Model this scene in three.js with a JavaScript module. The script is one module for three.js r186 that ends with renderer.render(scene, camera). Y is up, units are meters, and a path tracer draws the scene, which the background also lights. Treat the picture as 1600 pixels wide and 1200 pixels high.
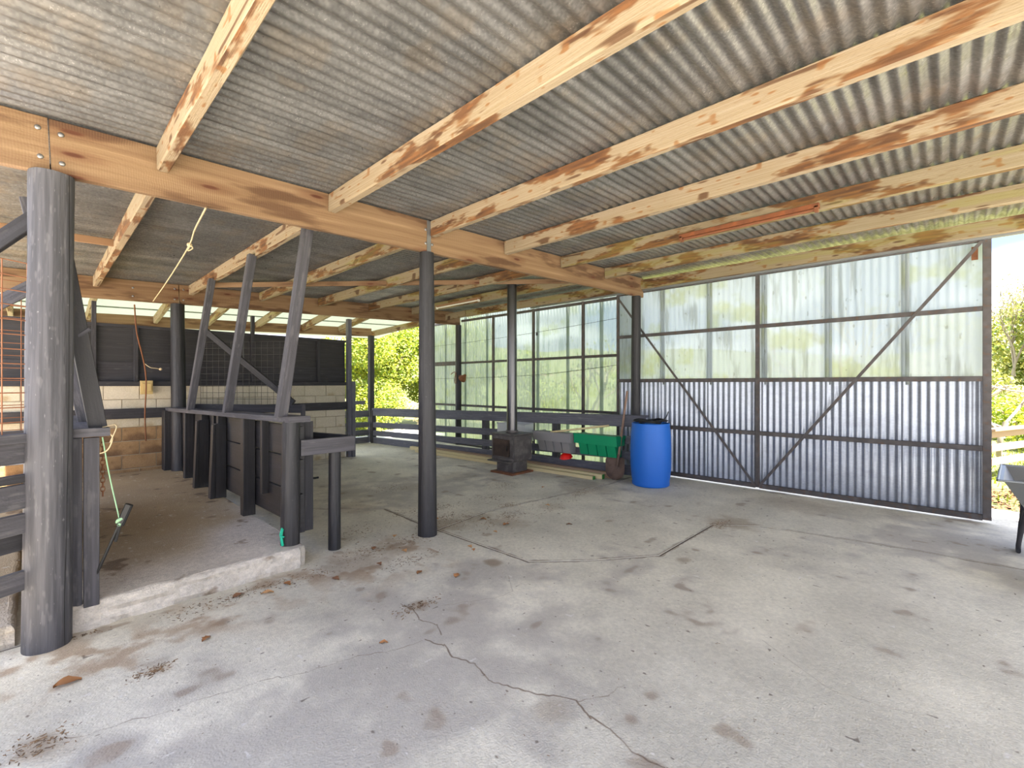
import * as THREE from 'three';
import { mergeGeometries, mergeVertices } from 'three/addons/utils/BufferGeometryUtils.js';

// ---------------------------------------------------------------- camera, sky, sun, exposure
// Plan axes: u runs up the roof slope (world x), v runs along the purlins (world -z), y is up; metres.
const V = (u, v, y) => new THREE.Vector3(u, y, -v);
const scene = new THREE.Scene();
const FOCAL = 711, EYE = 1.45, YAW = Math.atan2(682, FOCAL);
const camera = new THREE.PerspectiveCamera(2 * Math.atan(600 / FOCAL) * 180 / Math.PI, 4 / 3, 0.05, 400);
camera.position.copy(V(0, 0, EYE));
camera.lookAt(V(Math.cos(YAW), Math.sin(YAW), EYE));
const renderer = new THREE.WebGLRenderer({ antialias: true });
renderer.toneMapping = THREE.LinearToneMapping;
renderer.toneMappingExposure = 6.2;
renderer.shadowMap.enabled = true;
const SKY_LEVEL = 0.68, SUN_LEVEL = 8.5;

const sun = new THREE.DirectionalLight(0xfff7ec, SUN_LEVEL);
sun.position.copy(V(1.6, -5, 22)); sun.target.position.copy(V(3, 4, 0));
sun.castShadow = true; sun.shadow.mapSize.set(2048, 2048); sun.shadow.radius = 1;
Object.assign(sun.shadow.camera, { left: -25, right: 25, top: 25, bottom: -25, near: 1, far: 70 });
scene.add(sun, sun.target);

// ---------------------------------------------------------------- noise and random numbers
let seedState = 1234567;
const rnd = () => { seedState = (Math.imul(seedState, 1664525) + 1013904223) >>> 0; return seedState / 4294967296; };
const rr = (a, b) => a + (b - a) * rnd();
const reseed = s => { seedState = s >>> 0; };
function hash(x, y) {
  let h = Math.imul(x | 0, 374761393) + Math.imul(y | 0, 668265263);
  h = Math.imul(h ^ (h >>> 13), 1274126177);
  return ((h ^ (h >>> 16)) >>> 0) / 4294967296;
}
function vn(x, y, px = 0, py = 0) {
  const xi = Math.floor(x), yi = Math.floor(y); let fx = x - xi, fy = y - yi;
  fx = fx * fx * (3 - 2 * fx); fy = fy * fy * (3 - 2 * fy);
  let x0 = xi, x1 = xi + 1, y0 = yi, y1 = yi + 1;
  if (px) { x0 = ((x0 % px) + px) % px; x1 = ((x1 % px) + px) % px; }
  if (py) { y0 = ((y0 % py) + py) % py; y1 = ((y1 % py) + py) % py; }
  const a = hash(x0, y0), b = hash(x1, y0), c = hash(x0, y1), d = hash(x1, y1);
  return a + (b - a) * fx + (c - a) * fy + (a - b - c + d) * fx * fy;
}
function fbm(x, y, n = 4, px = 0, py = 0) {
  let s = 0, a = 0.5, t = 0;
  for (let i = 0; i < n; i++) { s += a * vn(x + i * 17.3 * (px ? 0 : 1), y + i * 9.1 * (py ? 0 : 1), px, py); t += a; a *= 0.5; x *= 2; y *= 2; px *= 2; py *= 2; }
  return s / t;
}
const clamp = (x, a = 0, b = 1) => Math.min(b, Math.max(a, x));
const sst = (a, b, x) => { const t = clamp((x - a) / (b - a)); return t * t * (3 - 2 * t); };
const mix = (a, b, t) => a + (b - a) * t;
const mix3 = (a, b, t) => [mix(a[0], b[0], t), mix(a[1], b[1], t), mix(a[2], b[2], t)];

// ---------------------------------------------------------------- sky: clear blue with broken cloud, shifted so bright unseen cloud lights the shed
{
  const W = 1024, H = 512, data = new Float32Array(W * H * 4);
  for (let j = 0; j < H; j++) {
    const el = ((j + 0.5) / H - 0.5) * Math.PI;
    for (let i = 0; i < W; i++) {
      const az = (i + 0.5) / W * 2 * Math.PI - Math.PI;
      const e = Math.max(el, 0.0), up = Math.sin(e);
      let c = mix3([0.26, 0.37, 0.64], [0.11, 0.22, 0.56], Math.pow(up, 0.55));
      const x = Math.cos(az), z = Math.sin(az), k = 1 / (up + 0.35);
      const px = x * Math.cos(e) * k * 1.7 + 8, pz = z * Math.cos(e) * k * 1.7 + 4;
      const d = fbm(px * 1.6, pz * 1.6, 6);
      const cover = sst(0.42, 0.6, d + 0.12 * (1 - up));
      const shade = fbm(px * 2.6 + 31, pz * 2.6 + 11, 5);
      const cl = mix3([0.42, 0.45, 0.58], [1.2, 1.2, 1.22], sst(0.3, 0.7, shade));
      c = mix3(c, cl, cover * 0.92);
      if (el < 0) c = mix3(c, [0.3, 0.33, 0.3], sst(0, 0.12, -el));
      const o = (j * W + i) * 4;
      data[o] = c[0]; data[o + 1] = c[1]; data[o + 2] = c[2]; data[o + 3] = 1;
    }
  }
  const sky = new THREE.DataTexture(data, W, H, THREE.RGBAFormat, THREE.FloatType);
  sky.mapping = THREE.EquirectangularReflectionMapping; sky.colorSpace = THREE.LinearSRGBColorSpace;
  sky.magFilter = THREE.LinearFilter; sky.minFilter = THREE.LinearFilter; sky.needsUpdate = true;
  scene.background = sky; scene.environment = sky;
  scene.backgroundIntensity = SKY_LEVEL; scene.environmentIntensity = SKY_LEVEL;
}

// ---------------------------------------------------------------- textures
function tex(w, h, fn, srgb = true) {
  const d = new Uint8Array(w * h * 4);
  for (let j = 0; j < h; j++) for (let i = 0; i < w; i++) {
    const c = fn(i / w, j / h, i, j), o = (j * w + i) * 4;
    d[o] = clamp(c[0], 0, 255); d[o + 1] = clamp(c[1], 0, 255); d[o + 2] = clamp(c[2], 0, 255); d[o + 3] = 255;
  }
  const t = new THREE.DataTexture(d, w, h, THREE.RGBAFormat);
  t.magFilter = THREE.LinearFilter; t.minFilter = THREE.LinearMipmapLinearFilter; t.generateMipmaps = true;
  t.wrapS = t.wrapT = THREE.RepeatWrapping; t.colorSpace = srgb ? THREE.SRGBColorSpace : THREE.NoColorSpace; t.needsUpdate = true;
  return t;
}
const sized = (t, w, h, u0 = 0, v0 = 0) => { t.repeat.set(1 / w, 1 / h); t.offset.set(-u0 / w, -v0 / h); return t; };

// sawn purlin timber, 4 m by 0.5 m: pale wood, grain, brown patches where bark and resin stayed on
const PW = 4, PH = 0.5;
function purlinTex(pale, brown, dark, amount, moss) {
  return sized(tex(1024, 256, (s, t) => {
    const X = s * PW, T = t * PH;
    const wx = X + 0.12 * vn(X * 3, T * 20, 12, 10), wt = T + 0.03 * vn(X * 4 + 5, T * 8, 16, 4);
    const grain = vn(X * 4, T * 260 + 8 * vn(X * 2, T * 6, 8, 3), 16, 130);
    let c = mix3(pale, [pale[0] * 0.87, pale[1] * 0.83, pale[2] * 0.74], grain * 0.8);
    const p = fbm(wx * 3, wt * 8, 4, 12, 4) + 0.12 * (vn(X * 24, T * 120, 96, 60) - 0.5);
    const k = sst(amount + 0.03, amount - 0.13, p);
    const tone = vn(X * 7, T * 60, 28, 30);
    c = mix3(c, mix3(brown, dark, tone), k * 0.92);
    const kn = vn(X * 5 + 3, T * 22, 20, 11), kn2 = vn(X * 14 + 5, T * 44, 56, 22); c = mix3(c, dark, sst(0.84, 0.94, kn) * 0.75); c = mix3(c, brown, sst(0.8, 0.95, kn2) * 0.7);
    if (moss) c = mix3(c, [128, 130, 52], sst(0.52, 0.66, fbm(X * 2 + 3, T * 14, 3, 8, 7)) * moss);
    return c;
  }), PW, PH);
}
const T = {};
T.purlin = purlinTex([154, 138, 114], [122, 78, 38], [72, 44, 22], 0.42, 0);
T.purlinMoss = purlinTex([142, 129, 104], [118, 78, 34], [66, 43, 24], 0.455, 0.28);
T.rafter = sized(tex(1024, 192, (s, t) => {
  const X = s * PW, Y = t * PH;
  const ring = 0.6 * vn(X * 1.5 + 0.6 * vn(X * 3, Y * 9, 12, 5), Y * 36, 6, 18) + 0.4 * vn(X * 3, Y * 160 + 6 * vn(X * 2, Y * 8, 8, 4), 12, 80);
  const saw = 0.5 + 0.5 * Math.sin(X * 520 + 4 * vn(X * 9, Y * 30, 36, 15));
  let c = mix3([146, 119, 88], [110, 83, 56], ring);
  c = mix3(c, [84, 58, 36], 0.5 * saw * vn(X * 2, Y * 8, 8, 4) + 0.75 * sst(0.54, 0.72, fbm(X * 2, Y * 10, 5, 8, 5)));
  const kx = X * 1.75, ky = Y * 8, kd = Math.hypot((kx % 1) - 0.5 - 0.5 * (hash(Math.floor(kx), 3) - 0.5), ((ky % 1) - 0.5) * 0.9);
  if (hash(Math.floor(kx), Math.floor(ky) + 9) > 0.55) c = mix3(c, [84, 48, 26], sst(0.12, 0.04, kd) * 0.85 + 0.3 * sst(0.36, 0.12, kd));
  return c;
}), PW, PH);
T.sawBump = sized(tex(512, 128, (s, t) => { const g = 255 * (0.5 * vn(s * 16, t * 128, 16, 128) + 0.5 * vn(s * 128, t * 32, 128, 32)); return [g, g, g]; }, false), 1, 0.25);
// charcoal-painted timber with worn, dusty, streaky patches
function paintTex(base, worn, dust, amt) {
  return sized(tex(512, 256, (s, t) => {
    const X = s * 2, Y = t * 0.5;
    const st = fbm(X * 3, Y * 80, 3, 6, 40), w = fbm(X * 4, Y * 24, 4, 8, 12);
    let c = mix3(base, worn, sst(0.35, 0.75, st) * 0.6 + 0.4 * w);
    c = mix3(c, dust, sst(amt, amt + 0.2, fbm(X * 10, Y * 44, 4, 20, 22)) * 0.5);
    return c;
  }), 2, 0.5);
}
T.dark = paintTex([37, 36, 38], [54, 52, 56], [74, 70, 68], 0.62);
T.panel = paintTex([27, 25, 25], [43, 40, 42], [58, 50, 44], 0.6);
T.greyDark = paintTex([60, 58, 61], [82, 80, 84], [100, 97, 96], 0.58);
T.fence = paintTex([80, 80, 88], [106, 106, 114], [120, 118, 118], 0.6);
T.log = sized(tex(512, 512, (s, t) => {      // s along the log, t round it
  const X = s * 3, Y = t * 0.6;
  const st = fbm(X * 3, Y * 60, 4, 9, 36), w = fbm(X * 2, Y * 12, 4, 6, 7);
  let c = mix3([58, 57, 60], [88, 86, 89], sst(0.3, 0.72, st) * 0.6 + 0.4 * w);
  c = mix3(c, [132, 129, 127], sst(0.66, 0.8, fbm(X * 14, Y * 60, 3, 42, 36)) * 0.25);
  c = mix3(c, [206, 203, 198], sst(0.95, 0.985, vn(X * 36, Y * 130, 108, 78)) * 0.35);
  const ck = Math.abs(Y - 0.16 - 0.05 * (vn(X * 1.5, 7.5, 5, 0) - 0.5)); c = mix3(c, [16, 15, 15], sst(0.004, 0.0015, ck) * sst(0.35, 0.5, vn(X * 1.1, 3.3, 3, 0)));
  const c2 = Math.abs(Y - 0.4 - 0.04 * (vn(X * 2, 1.5, 6, 0) - 0.5)); c = mix3(c, [16, 15, 15], sst(0.003, 0.001, c2) * sst(0.45, 0.6, vn(X * 1.4, 8.3, 4, 0)));
  return c;
}), 3, 0.6);
T.logBump = sized(tex(512, 512, (s, t) => {
  const X = s * 3, Y = t * 0.6; const g = 255 * clamp(0.6 * fbm(X * 2, Y * 50, 4, 6, 30) + 0.4 * fbm(X * 12, Y * 40, 3, 36, 24)); return [g, g, g];
}, false), 3, 0.6);
// galvanised iron: spangle, rust bloom along the laps, grime
T.zinc = sized(tex(1024, 1024, (s, t) => {
  const sp = vn(s * 170, t * 170, 170, 170), sp2 = vn(s * 380, t * 380, 380, 380), big = fbm(s * 5, t * 8, 4, 5, 8);
  let g = 116 + 44 * (big - 0.5) + 26 * (sp - 0.5) + 70 * sst(0.78, 0.95, sp2) * 0.7 * vn(s * 24, t * 24, 24, 24);
  let c = [g * 1.0, g * 0.985, g * 0.955];
  c = mix3(c, [132, 112, 88], 0.22 * sst(0.56, 0.74, fbm(s * 9 + 2, t * 5, 4, 9, 5)));
  return c;
}), 1.6, 1.524);
T.zincRough = sized(tex(256, 256, (s, t) => { const g = 120 + 90 * (fbm(s * 16, t * 16, 3, 16, 16) - 0.5) + 40 * (vn(s * 90, t * 90, 90, 90) - 0.5); return [g, g, g]; }, false), 1.0, 1.0);
T.newZinc = sized(tex(256, 512, (s, t) => {
  const g = 160 + 22 * (fbm(s * 8, t * 4, 4, 8, 4) - 0.5) + 12 * (vn(s * 90, t * 90, 90, 90) - 0.5); return [g * 0.95, g * 0.985, g * 1.05];
}), 0.9, 1.5);
// weathered fibreglass with moss and grime streaks down the flutes
function glassFibre(base, grime, moss, am) {
  return sized(tex(512, 512, (s, t) => {
    const X = t, Y = s; const st = fbm(X * 26, Y * 3, 4, 26, 3), bl = fbm(X * 5, Y * 5, 4, 5, 5);
    let c = mix3(base, grime, sst(0.52, 0.8, st) * 0.75);
    c = mix3(c, moss, sst(am, am + 0.25, bl) * 0.55);
    c = mix3(c, [112, 116, 104], sst(0.78, 0.88, fbm(X * 30, Y * 14, 3, 30, 14)) * 0.4);
    return c;
  }), 1.5, 1.5);
}
T.fibreDoor = glassFibre([174, 182, 188], [138, 144, 142], [154, 160, 118], 0.5);
T.fibreWall = glassFibre([158, 167, 164], [134, 146, 140], [140, 150, 118], 0.56);
// concrete blocks
function blockTex(a, b, st, am) {
  return sized(tex(256, 256, (s, t) => {
    let c = mix3(a, b, fbm(s * 6, t * 6, 4, 6, 6)); c = mix3(c, st, sst(am, am + 0.2, fbm(s * 3 + 4, t * 4, 4, 3, 4)) * 0.7);
    const n = 14 * (vn(s * 100, t * 100, 100, 100) - 0.5); return [c[0] + n, c[1] + n, c[2] + n];
  }), 0.9, 0.9);
}
T.blockA = blockTex([192, 183, 162], [170, 161, 138], [150, 132, 98], 0.58);
T.blockB = blockTex([202, 192, 170], [182, 172, 150], [162, 144, 110], 0.64);
T.blockStain = blockTex([160, 130, 92], [128, 98, 62], [88, 64, 40], 0.5);
T.grit = sized(tex(512, 512, (s, t) => { const g = 255 * clamp(0.35 * fbm(s * 12, t * 12, 3, 12, 12) + 0.65 * vn(s * 140, t * 140, 140, 140)); return [g, g, g]; }, false), 0.8, 0.8);

// concrete floor, coloured by place in the plan
const stampLists = { crack: [], joint: [] };
function line(list, pts, w) { for (let i = 1; i < pts.length; i++) list.push([...pts[i - 1], ...pts[i], w]); }
line(stampLists.crack, [[1.65, 2.6], [1.67, 2.48], [1.63, 2.36], [1.66, 2.22], [1.62, 2.12]], 0.0025);
line(stampLists.crack, [[1.52, 2.14], [1.56, 2.02], [1.52, 1.9], [1.56, 1.76], [1.53, 1.63], [1.56, 1.52], [1.61, 1.4], [1.71, 1.23], [1.66, 1.12], [1.67, 1.03], [1.62, 0.9], [1.65, 0.77], [1.6, 0.6]], 0.0030);
line(stampLists.crack, [[1.71, 1.23], [1.84, 1.14], [1.95, 1.12]], 0.0015);
line(stampLists.crack, [[-0.07, 2.62], [0.05, 2.64], [0.13, 2.57], [0.28, 2.55], [0.42, 2.49], [0.58, 2.47], [0.74, 2.43], [0.95, 2.33], [1.18, 2.27], [1.34, 2.17], [1.5, 2.14]], 0.0013);
line(stampLists.crack, [[2.46, 2.4], [2.3, 2.2], [2.16, 2.22], [1.97, 2.3], [1.84, 2.4]], 0.0010);
line(stampLists.crack, [[2.83, 0.75], [2.6, 0.4], [2.66, 0.1]], 0.0010);
const JOINT_LINES = [[[2.14, 5.4], [2.79, 4.73], [2.75, 4.03], [2.75, 3.67], [2.77, 2.47], [3.13, 2.13], [3.64, 1.76], [4.82, 1.75], [5.11, 1.38], [5.28, 0.34], [5.33, -0.43]], [[2.75, 3.67], [3.52, 3.78], [4.54, 3.68], [5.7, 3.55], [6.4, 3.58]]];
for (const l of JOINT_LINES) line(stampLists.joint, l, 0.02);
const blots = [[2.56, 2.66, 0.09, 0.75], [3.68, 1.58, 0.09, 0.6], [5.0, 1.62, 0.3, 0.5], [6.3, 1.3, 0.5, 0.25], [1.58, 1.26, 0.1, 0.3], [0.0, 2.64, 0.1, 0.6], [0.06, 2.55, 0.1, 0.25], [0.42, 2.9, 0.09, 0.35],
  [2.9, 3.75, 0.3, 0.45], [3.4, 3.3, 0.25, 0.4], [3.3, 3.65, 0.22, 0.4], [1.75, 3.45, 0.3, 0.4], [2.15, 3.55, 0.3, 0.4], [1.72, 2.5, 0.08, 0.5], [5.3, 3.6, 0.5, 0.3], [4.2, 3.4, 0.2, 0.3], [4.6, 5.6, 0.4, 0.2], [3.6, 5.4, 0.3, 0.25], [2.6, 5.0, 0.35, 0.3]];
function floorTex(u0, v0, size, N) {
  const dist = new Float32Array(N * N); const px = size / N;
  for (const [list, strong] of [[stampLists.crack, 0.85], [stampLists.joint, 0.42]]) for (const [x0, y0, x1, y1, w] of list) {
    const L = Math.hypot(x1 - x0, y1 - y0), n = Math.ceil(L / (px * 0.5));
    for (let i = 0; i <= n; i++) {
      const t = i / n, wob = 0.012 * (vn(x0 * 9 + t * L * 38, y0 * 7) - 0.5) + 0.02 * (vn(y0 * 9 + t * L * 9, x0 * 7) - 0.5);
      const x = mix(x0, x1, t) + wob, y = mix(y0, y1, t) + wob, ww = w * (0.5 + vn(x * 22, y * 22));
      const ci = (x - u0) / px, cj = (y - v0) / px, R = Math.ceil(ww / px) + 1;
      for (let j = Math.floor(cj - R); j <= cj + R; j++) for (let k = Math.floor(ci - R); k <= ci + R; k++) {
        if (j < 0 || k < 0 || j >= N || k >= N) continue;
        const d = Math.hypot((k - ci) * px, (j - cj) * px); dist[j * N + k] = Math.max(dist[j * N + k], clamp((ww + px * 0.6 - d) / (px * 1.2)) * (ww < 0.0015 ? 0.5 : strong));
      }
    }
  }
  const t = tex(N, N, (s, tt, i, j) => {
    const u = u0 + s * size, v = v0 + tt * size;
    const big = fbm(u * 0.55 + 3, v * 0.55, 3), mid = fbm(u * 2.4, v * 2.4 + 8, 4), fine = hash(i * 3 + 1, j * 7 + 2), blob = vn(u * 60, v * 60);
    let g = 1 + 0.16 * (big - 0.5) + 0.22 * (mid - 0.5) + 0.07 * (fine - 0.5) + 0.08 * (blob - 0.5);
    let c = [209 * g, 203 * g, 186 * g];
    const sp = vn(u * 30 + 3, v * 30 + 9), dirt = fbm(u * 5 + 9, v * 5 + 5, 3);
    c = mix3(c, [152, 146, 140], 0.5 * sst(0.5, 0.7, 0.6 * big + 0.4 * dirt));
    c = mix3(c, [136, 116, 96], 0.45 * sst(0.74, 0.86, dirt));
    c = mix3(c, [222, 218, 212], 0.6 * sst(0.94, 0.98, sp)); c = mix3(c, [100, 90, 80], 0.7 * sst(0.05, 0.02, sp));
    const dd = Math.abs(v - 3.35) + 0.6 * vn(u * 4, v * 4); if (u < 2.4) c = mix3(c, [138, 106, 76], 0.5 * sst(0.9, 0.2, dd) * sst(0.42, 0.66, fbm(u * 7, v * 7, 4)));
    for (const [bu, bv, r, a] of blots) {
      if (Math.abs(u - bu) > r * 1.6 || Math.abs(v - bv) > r * 1.6) continue;
      const d = Math.hypot(u - bu, v - bv) / r + 0.9 * (fbm(u * 9, v * 9, 3) - 0.5);
      if (d < 1.05) c = mix3(c, [128, 108, 86], a * 0.8 * sst(1.05, 0.3, d));
    }
    const k = dist[j * N + i]; if (k > 0) c = mix3(c, [96, 78, 62], k * 0.9);
    return c;
  });
  t.wrapS = t.wrapT = THREE.ClampToEdgeWrapping;
  return sized(t, size, size, u0, v0);
}
T.floorNear = floorTex(-0.7, -0.9, 6.6, 1792);
T.floorFar = floorTex(1.2, -1.2, 12.2, 1200);
T.platform = (() => {
  const u0 = -1.6, v0 = 3.4, size = 5.6, N = 1024;
  const t = tex(N, N, (s, tt, i, j) => {
    const u = u0 + s * size, v = v0 + tt * size;
    const mid = fbm(u * 2.6, v * 2.6, 5), fine = hash(i, j), g = 1 + 0.2 * (mid - 0.5) + 0.1 * (fine - 0.5) + 0.12 * (vn(u * 50, v * 50) - 0.5);
    let c = [194 * g, 185 * g, 172 * g];
    const st = sst(3.95, 5.3, v + 0.9 * (u < 0.9 ? 0.9 - u : 0) * 0.5 + 0.9 * (fbm(u * 1.6 + 5, v * 1.6, 4) - 0.5) - (u > 0.9 ? (u - 0.9) * 1.4 : 0));
    c = mix3(c, mix3([166, 142, 100], [128, 104, 68], mid), st * 0.85);
    c = mix3(c, [208, 200, 184], 0.5 * sst(0.84, 0.95, vn(u * 30 + 3, v * 30)));
    c = mix3(c, [84, 64, 44], 0.6 * sst(0.64, 0.78, fbm(u * 6 + 1, v * 6, 5)));
    return c;
  });
  t.wrapS = t.wrapT = THREE.ClampToEdgeWrapping;
  return sized(t, size, size, u0, v0);
})();
T.rust = sized(tex(256, 256, (s, t) => mix3([96, 62, 42], [140, 88, 52], fbm(s * 8, t * 8, 4, 8, 8))), 0.4, 0.4);
T.steel = sized(tex(256, 256, (s, t) => { const k = fbm(s * 8, t * 8, 4, 8, 8); return mix3(mix3([74, 70, 69], [104, 99, 97], k), [104, 76, 58], 0.45 * sst(0.58, 0.75, fbm(s * 14 + 3, t * 14, 4, 14, 14))); }), 0.5, 0.5);
T.stove = sized(tex(256, 256, (s, t) => mix3([84, 79, 77], [116, 110, 106], sst(0.2, 0.9, fbm(s * 7, t * 7, 5, 7, 7)))), 0.5, 0.5);
T.grass = sized(tex(512, 512, (s, t) => mix3(mix3([76, 84, 40], [118, 122, 62], fbm(s * 24, t * 24, 5, 24, 24)), [112, 98, 62], sst(0.55, 0.75, fbm(s * 6, t * 6, 4, 6, 6)))), 12, 12);

// ---------------------------------------------------------------- materials
const std = o => new THREE.MeshStandardMaterial(o);
const M = {
  purlin: std({ map: T.purlin, roughness: 0.85, bumpMap: T.sawBump, bumpScale: 0.002 }),
  purlinMoss: std({ map: T.purlinMoss, roughness: 0.9, bumpMap: T.sawBump, bumpScale: 0.002 }),
  rafter: std({ map: T.rafter, roughness: 0.85, bumpMap: T.sawBump, bumpScale: 0.0015 }),
  dark: std({ map: T.dark, roughness: 0.75, bumpMap: T.sawBump, bumpScale: 0.001 }),
  panel: std({ map: T.panel, roughness: 0.6, bumpMap: T.sawBump, bumpScale: 0.001 }),
  greyDark: std({ map: T.greyDark, roughness: 0.8, bumpMap: T.sawBump, bumpScale: 0.0015 }),
  log: std({ map: T.log, color: 0x8e8c8e, roughness: 0.55, bumpMap: T.logBump, bumpScale: 0.006 }),
  zinc: std({ map: T.zinc, metalness: 0.55, roughness: 0.95, roughnessMap: T.zincRough }),
  newZinc: std({ map: T.newZinc, metalness: 0.6, roughness: 0.36 }),
  fibreDoor: new THREE.MeshPhysicalMaterial({ map: T.fibreDoor, roughness: 0.9, transmission: 0.62, thickness: 0, ior: 1.45, side: THREE.DoubleSide }),
  fibreWall: new THREE.MeshPhysicalMaterial({ map: T.fibreWall, roughness: 0.8, transmission: 0.85, thickness: 0, ior: 1.4, side: THREE.DoubleSide }),
  fibreRoof: new THREE.MeshPhysicalMaterial({ color: new THREE.Color(0.15, 0.17, 0.13), roughness: 0.95, transmission: 0.55, thickness: 0, ior: 1.4, side: THREE.DoubleSide }),
  blockA: std({ map: T.blockA, roughness: 0.95, bumpMap: T.grit, bumpScale: 0.002 }),
  blockB: std({ map: T.blockB, roughness: 0.95, bumpMap: T.grit, bumpScale: 0.002 }),
  blockStain: std({ map: T.blockStain, roughness: 0.8, bumpMap: T.grit, bumpScale: 0.002 }),
  mortar: std({ color: 0x9c917c, roughness: 1 }),
  floorNear: std({ map: T.floorNear, roughness: 0.85, bumpMap: T.grit, bumpScale: 0.0025 }),
  floorFar: std({ map: T.floorFar, roughness: 0.8, bumpMap: T.grit, bumpScale: 0.0025 }),
  platform: std({ map: T.platform, roughness: 0.85, bumpMap: T.grit, bumpScale: 0.004 }),
  yard: std({ color: 0xc4c1bc, roughness: 0.95, bumpMap: T.grit, bumpScale: 0.003 }),
  dirt: std({ color: 0x4a3a2c, roughness: 1 }),
  fence: std({ map: T.fence, roughness: 0.75, bumpMap: T.sawBump, bumpScale: 0.0015 }),
  tubGalv: std({ color: 0xc6c9ca, roughness: 0.45, metalness: 0.5 }),
  logLit: std({ map: T.log, color: 0xffffff, roughness: 0.72, bumpMap: T.logBump, bumpScale: 0.006 }),  // log tint brightened to paint in the light on the near pole
  rust: std({ map: T.rust, roughness: 0.9 }),
  rustWire: std({ color: 0x8a5a3c, roughness: 0.8 }),
  darkWire: std({ color: 0x3a3634, roughness: 0.7 }),
  steel: std({ map: T.steel, roughness: 0.75, metalness: 0.25 }),
  stove: std({ map: T.stove, roughness: 0.55, metalness: 0.35 }),
  stoveDoor: std({ map: T.stove, color: 0xb39a88, roughness: 0.7, metalness: 0.2 }),
  flue: std({ color: 0x605f60, roughness: 0.3, metalness: 0.9 }),
  galv: std({ color: 0x8f9294, roughness: 0.4, metalness: 0.75 }),
  bolt: std({ color: 0x8c8a88, roughness: 0.4, metalness: 0.8 }),
  blue: new THREE.MeshPhysicalMaterial({ color: new THREE.Color(0.006, 0.125, 0.52), roughness: 0.55, clearcoat: 0.08, clearcoatRoughness: 0.5 }),
  green: std({ color: new THREE.Color(0.0, 0.27, 0.11), roughness: 0.5 }),
  grey: std({ color: new THREE.Color(0.25, 0.24, 0.24), roughness: 0.6 }),
  red: std({ color: new THREE.Color(0.85, 0.01, 0.005), roughness: 0.5 }),
  black: std({ color: 0x141414, roughness: 0.6 }),
  tan: std({ color: 0xcbb884, roughness: 0.85 }),
  paleWood: std({ color: 0xd3c294, roughness: 0.85, bumpMap: T.sawBump, bumpScale: 0.001 }),
  handle: std({ color: 0x8b7160, roughness: 0.8 }),
  shovel: std({ map: T.stove, color: 0xffdcc4, roughness: 0.7, metalness: 0.3 }),
  greenPaint: std({ color: 0x2c7a34, roughness: 0.7 }),
  rope: std({ color: 0xc9b48e, roughness: 0.95 }),
  greenTwine: std({ color: 0x8fb48c, roughness: 0.9 }),
  teal: std({ color: 0x12b08a, roughness: 0.6 }),
  sheetWhite: std({ color: 0xb9c3dd, roughness: 0.4 }),
  battenWood: std({ color: 0x8a6848, roughness: 0.8 }),
  tube: std({ color: 0xdcd9cf, roughness: 0.35 }),
  rustTube: std({ map: T.rust, color: 0xfff0e0, roughness: 0.7 }),
  rustTray: std({ map: T.rust, color: 0xffe8d0, roughness: 0.85 }),
  yellowBox: std({ color: 0xb9a06a, roughness: 0.9 }),
  grass: std({ map: T.grass, roughness: 1 }),
  outFence: std({ color: 0x9a8068, roughness: 0.9, bumpMap: T.sawBump, bumpScale: 0.001 }),
  bark: std({ color: 0x8f7f6b, roughness: 0.95 }),
  paleBark: std({ color: 0x8c8070, roughness: 0.9 }),
  leafDry: std({ color: 0x7a5a3c, roughness: 0.9, side: THREE.DoubleSide }),
  litter: std({ color: 0x6f523a, roughness: 1, side: THREE.DoubleSide }),
  leafGreen: new THREE.MeshPhysicalMaterial({ color: 0xffffff, roughness: 0.9, transmission: 0.42, thickness: 0, side: THREE.DoubleSide }),
};

// ---------------------------------------------------------------- naming helpers
const taken = {};
function numbered(n) { taken[n] = (taken[n] ?? -1) + 1; return taken[n] ? n + '_' + String(taken[n]).padStart(3, '0') : n; }
function info(o, d) { for (const k in d) if (d[k] !== undefined) o.userData[k] = d[k]; return o; }
function thing(name, label, category, at = null, group) {       // group at the thing's base; parts are added in world metres and shifted
  const o = new THREE.Group(); o.name = numbered(name); scene.add(o);
  if (at) o.position.copy(at);
  return info(o, { label, category, group });
}
function structure(name) { const o = new THREE.Group(); o.name = name; scene.add(o); return info(o, { kind: 'structure' }); }
function part(parent, name, geo, mat, extra) {
  const m = new THREE.Mesh(Array.isArray(geo) ? merge(geo) : geo, mat);
  m.castShadow = m.receiveShadow = true;
  if (parent && parent !== scene) {
    let n = parent.userData.partNames ?? null;
    m.name = name; parent.add(m);
    const same = parent.children.filter(c => c !== m && (c.name === name || c.name.startsWith(name + '_0') || c.name.startsWith(name + '_1') || c.name.startsWith(name + '_2'))).length;
    if (same) m.name = name + '_' + String(same).padStart(3, '0');
    // parts are given in world metres: take the thing's own place off
    const w = new THREE.Vector3(); for (let p = parent; p && p !== scene; p = p.parent) w.add(p.position);
    if (!extra?.local) m.position.sub(w);
  } else { m.name = numbered(name); scene.add(m); }
  if (extra) for (const k of ['kind', 'label', 'category', 'group']) if (extra[k]) m.userData[k] = extra[k];
  return m;
}
function solo(name, geo, mat, label, category, group) { return part(scene, name, geo, mat, { label, category, group }); }
function merge(list) {
  const l = list.map(g => { g = g.index ? g.toNonIndexed() : g; for (const k of Object.keys(g.attributes)) if (!['position', 'normal', 'uv'].includes(k)) g.deleteAttribute(k); return g; });
  return mergeGeometries(l);
}

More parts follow.
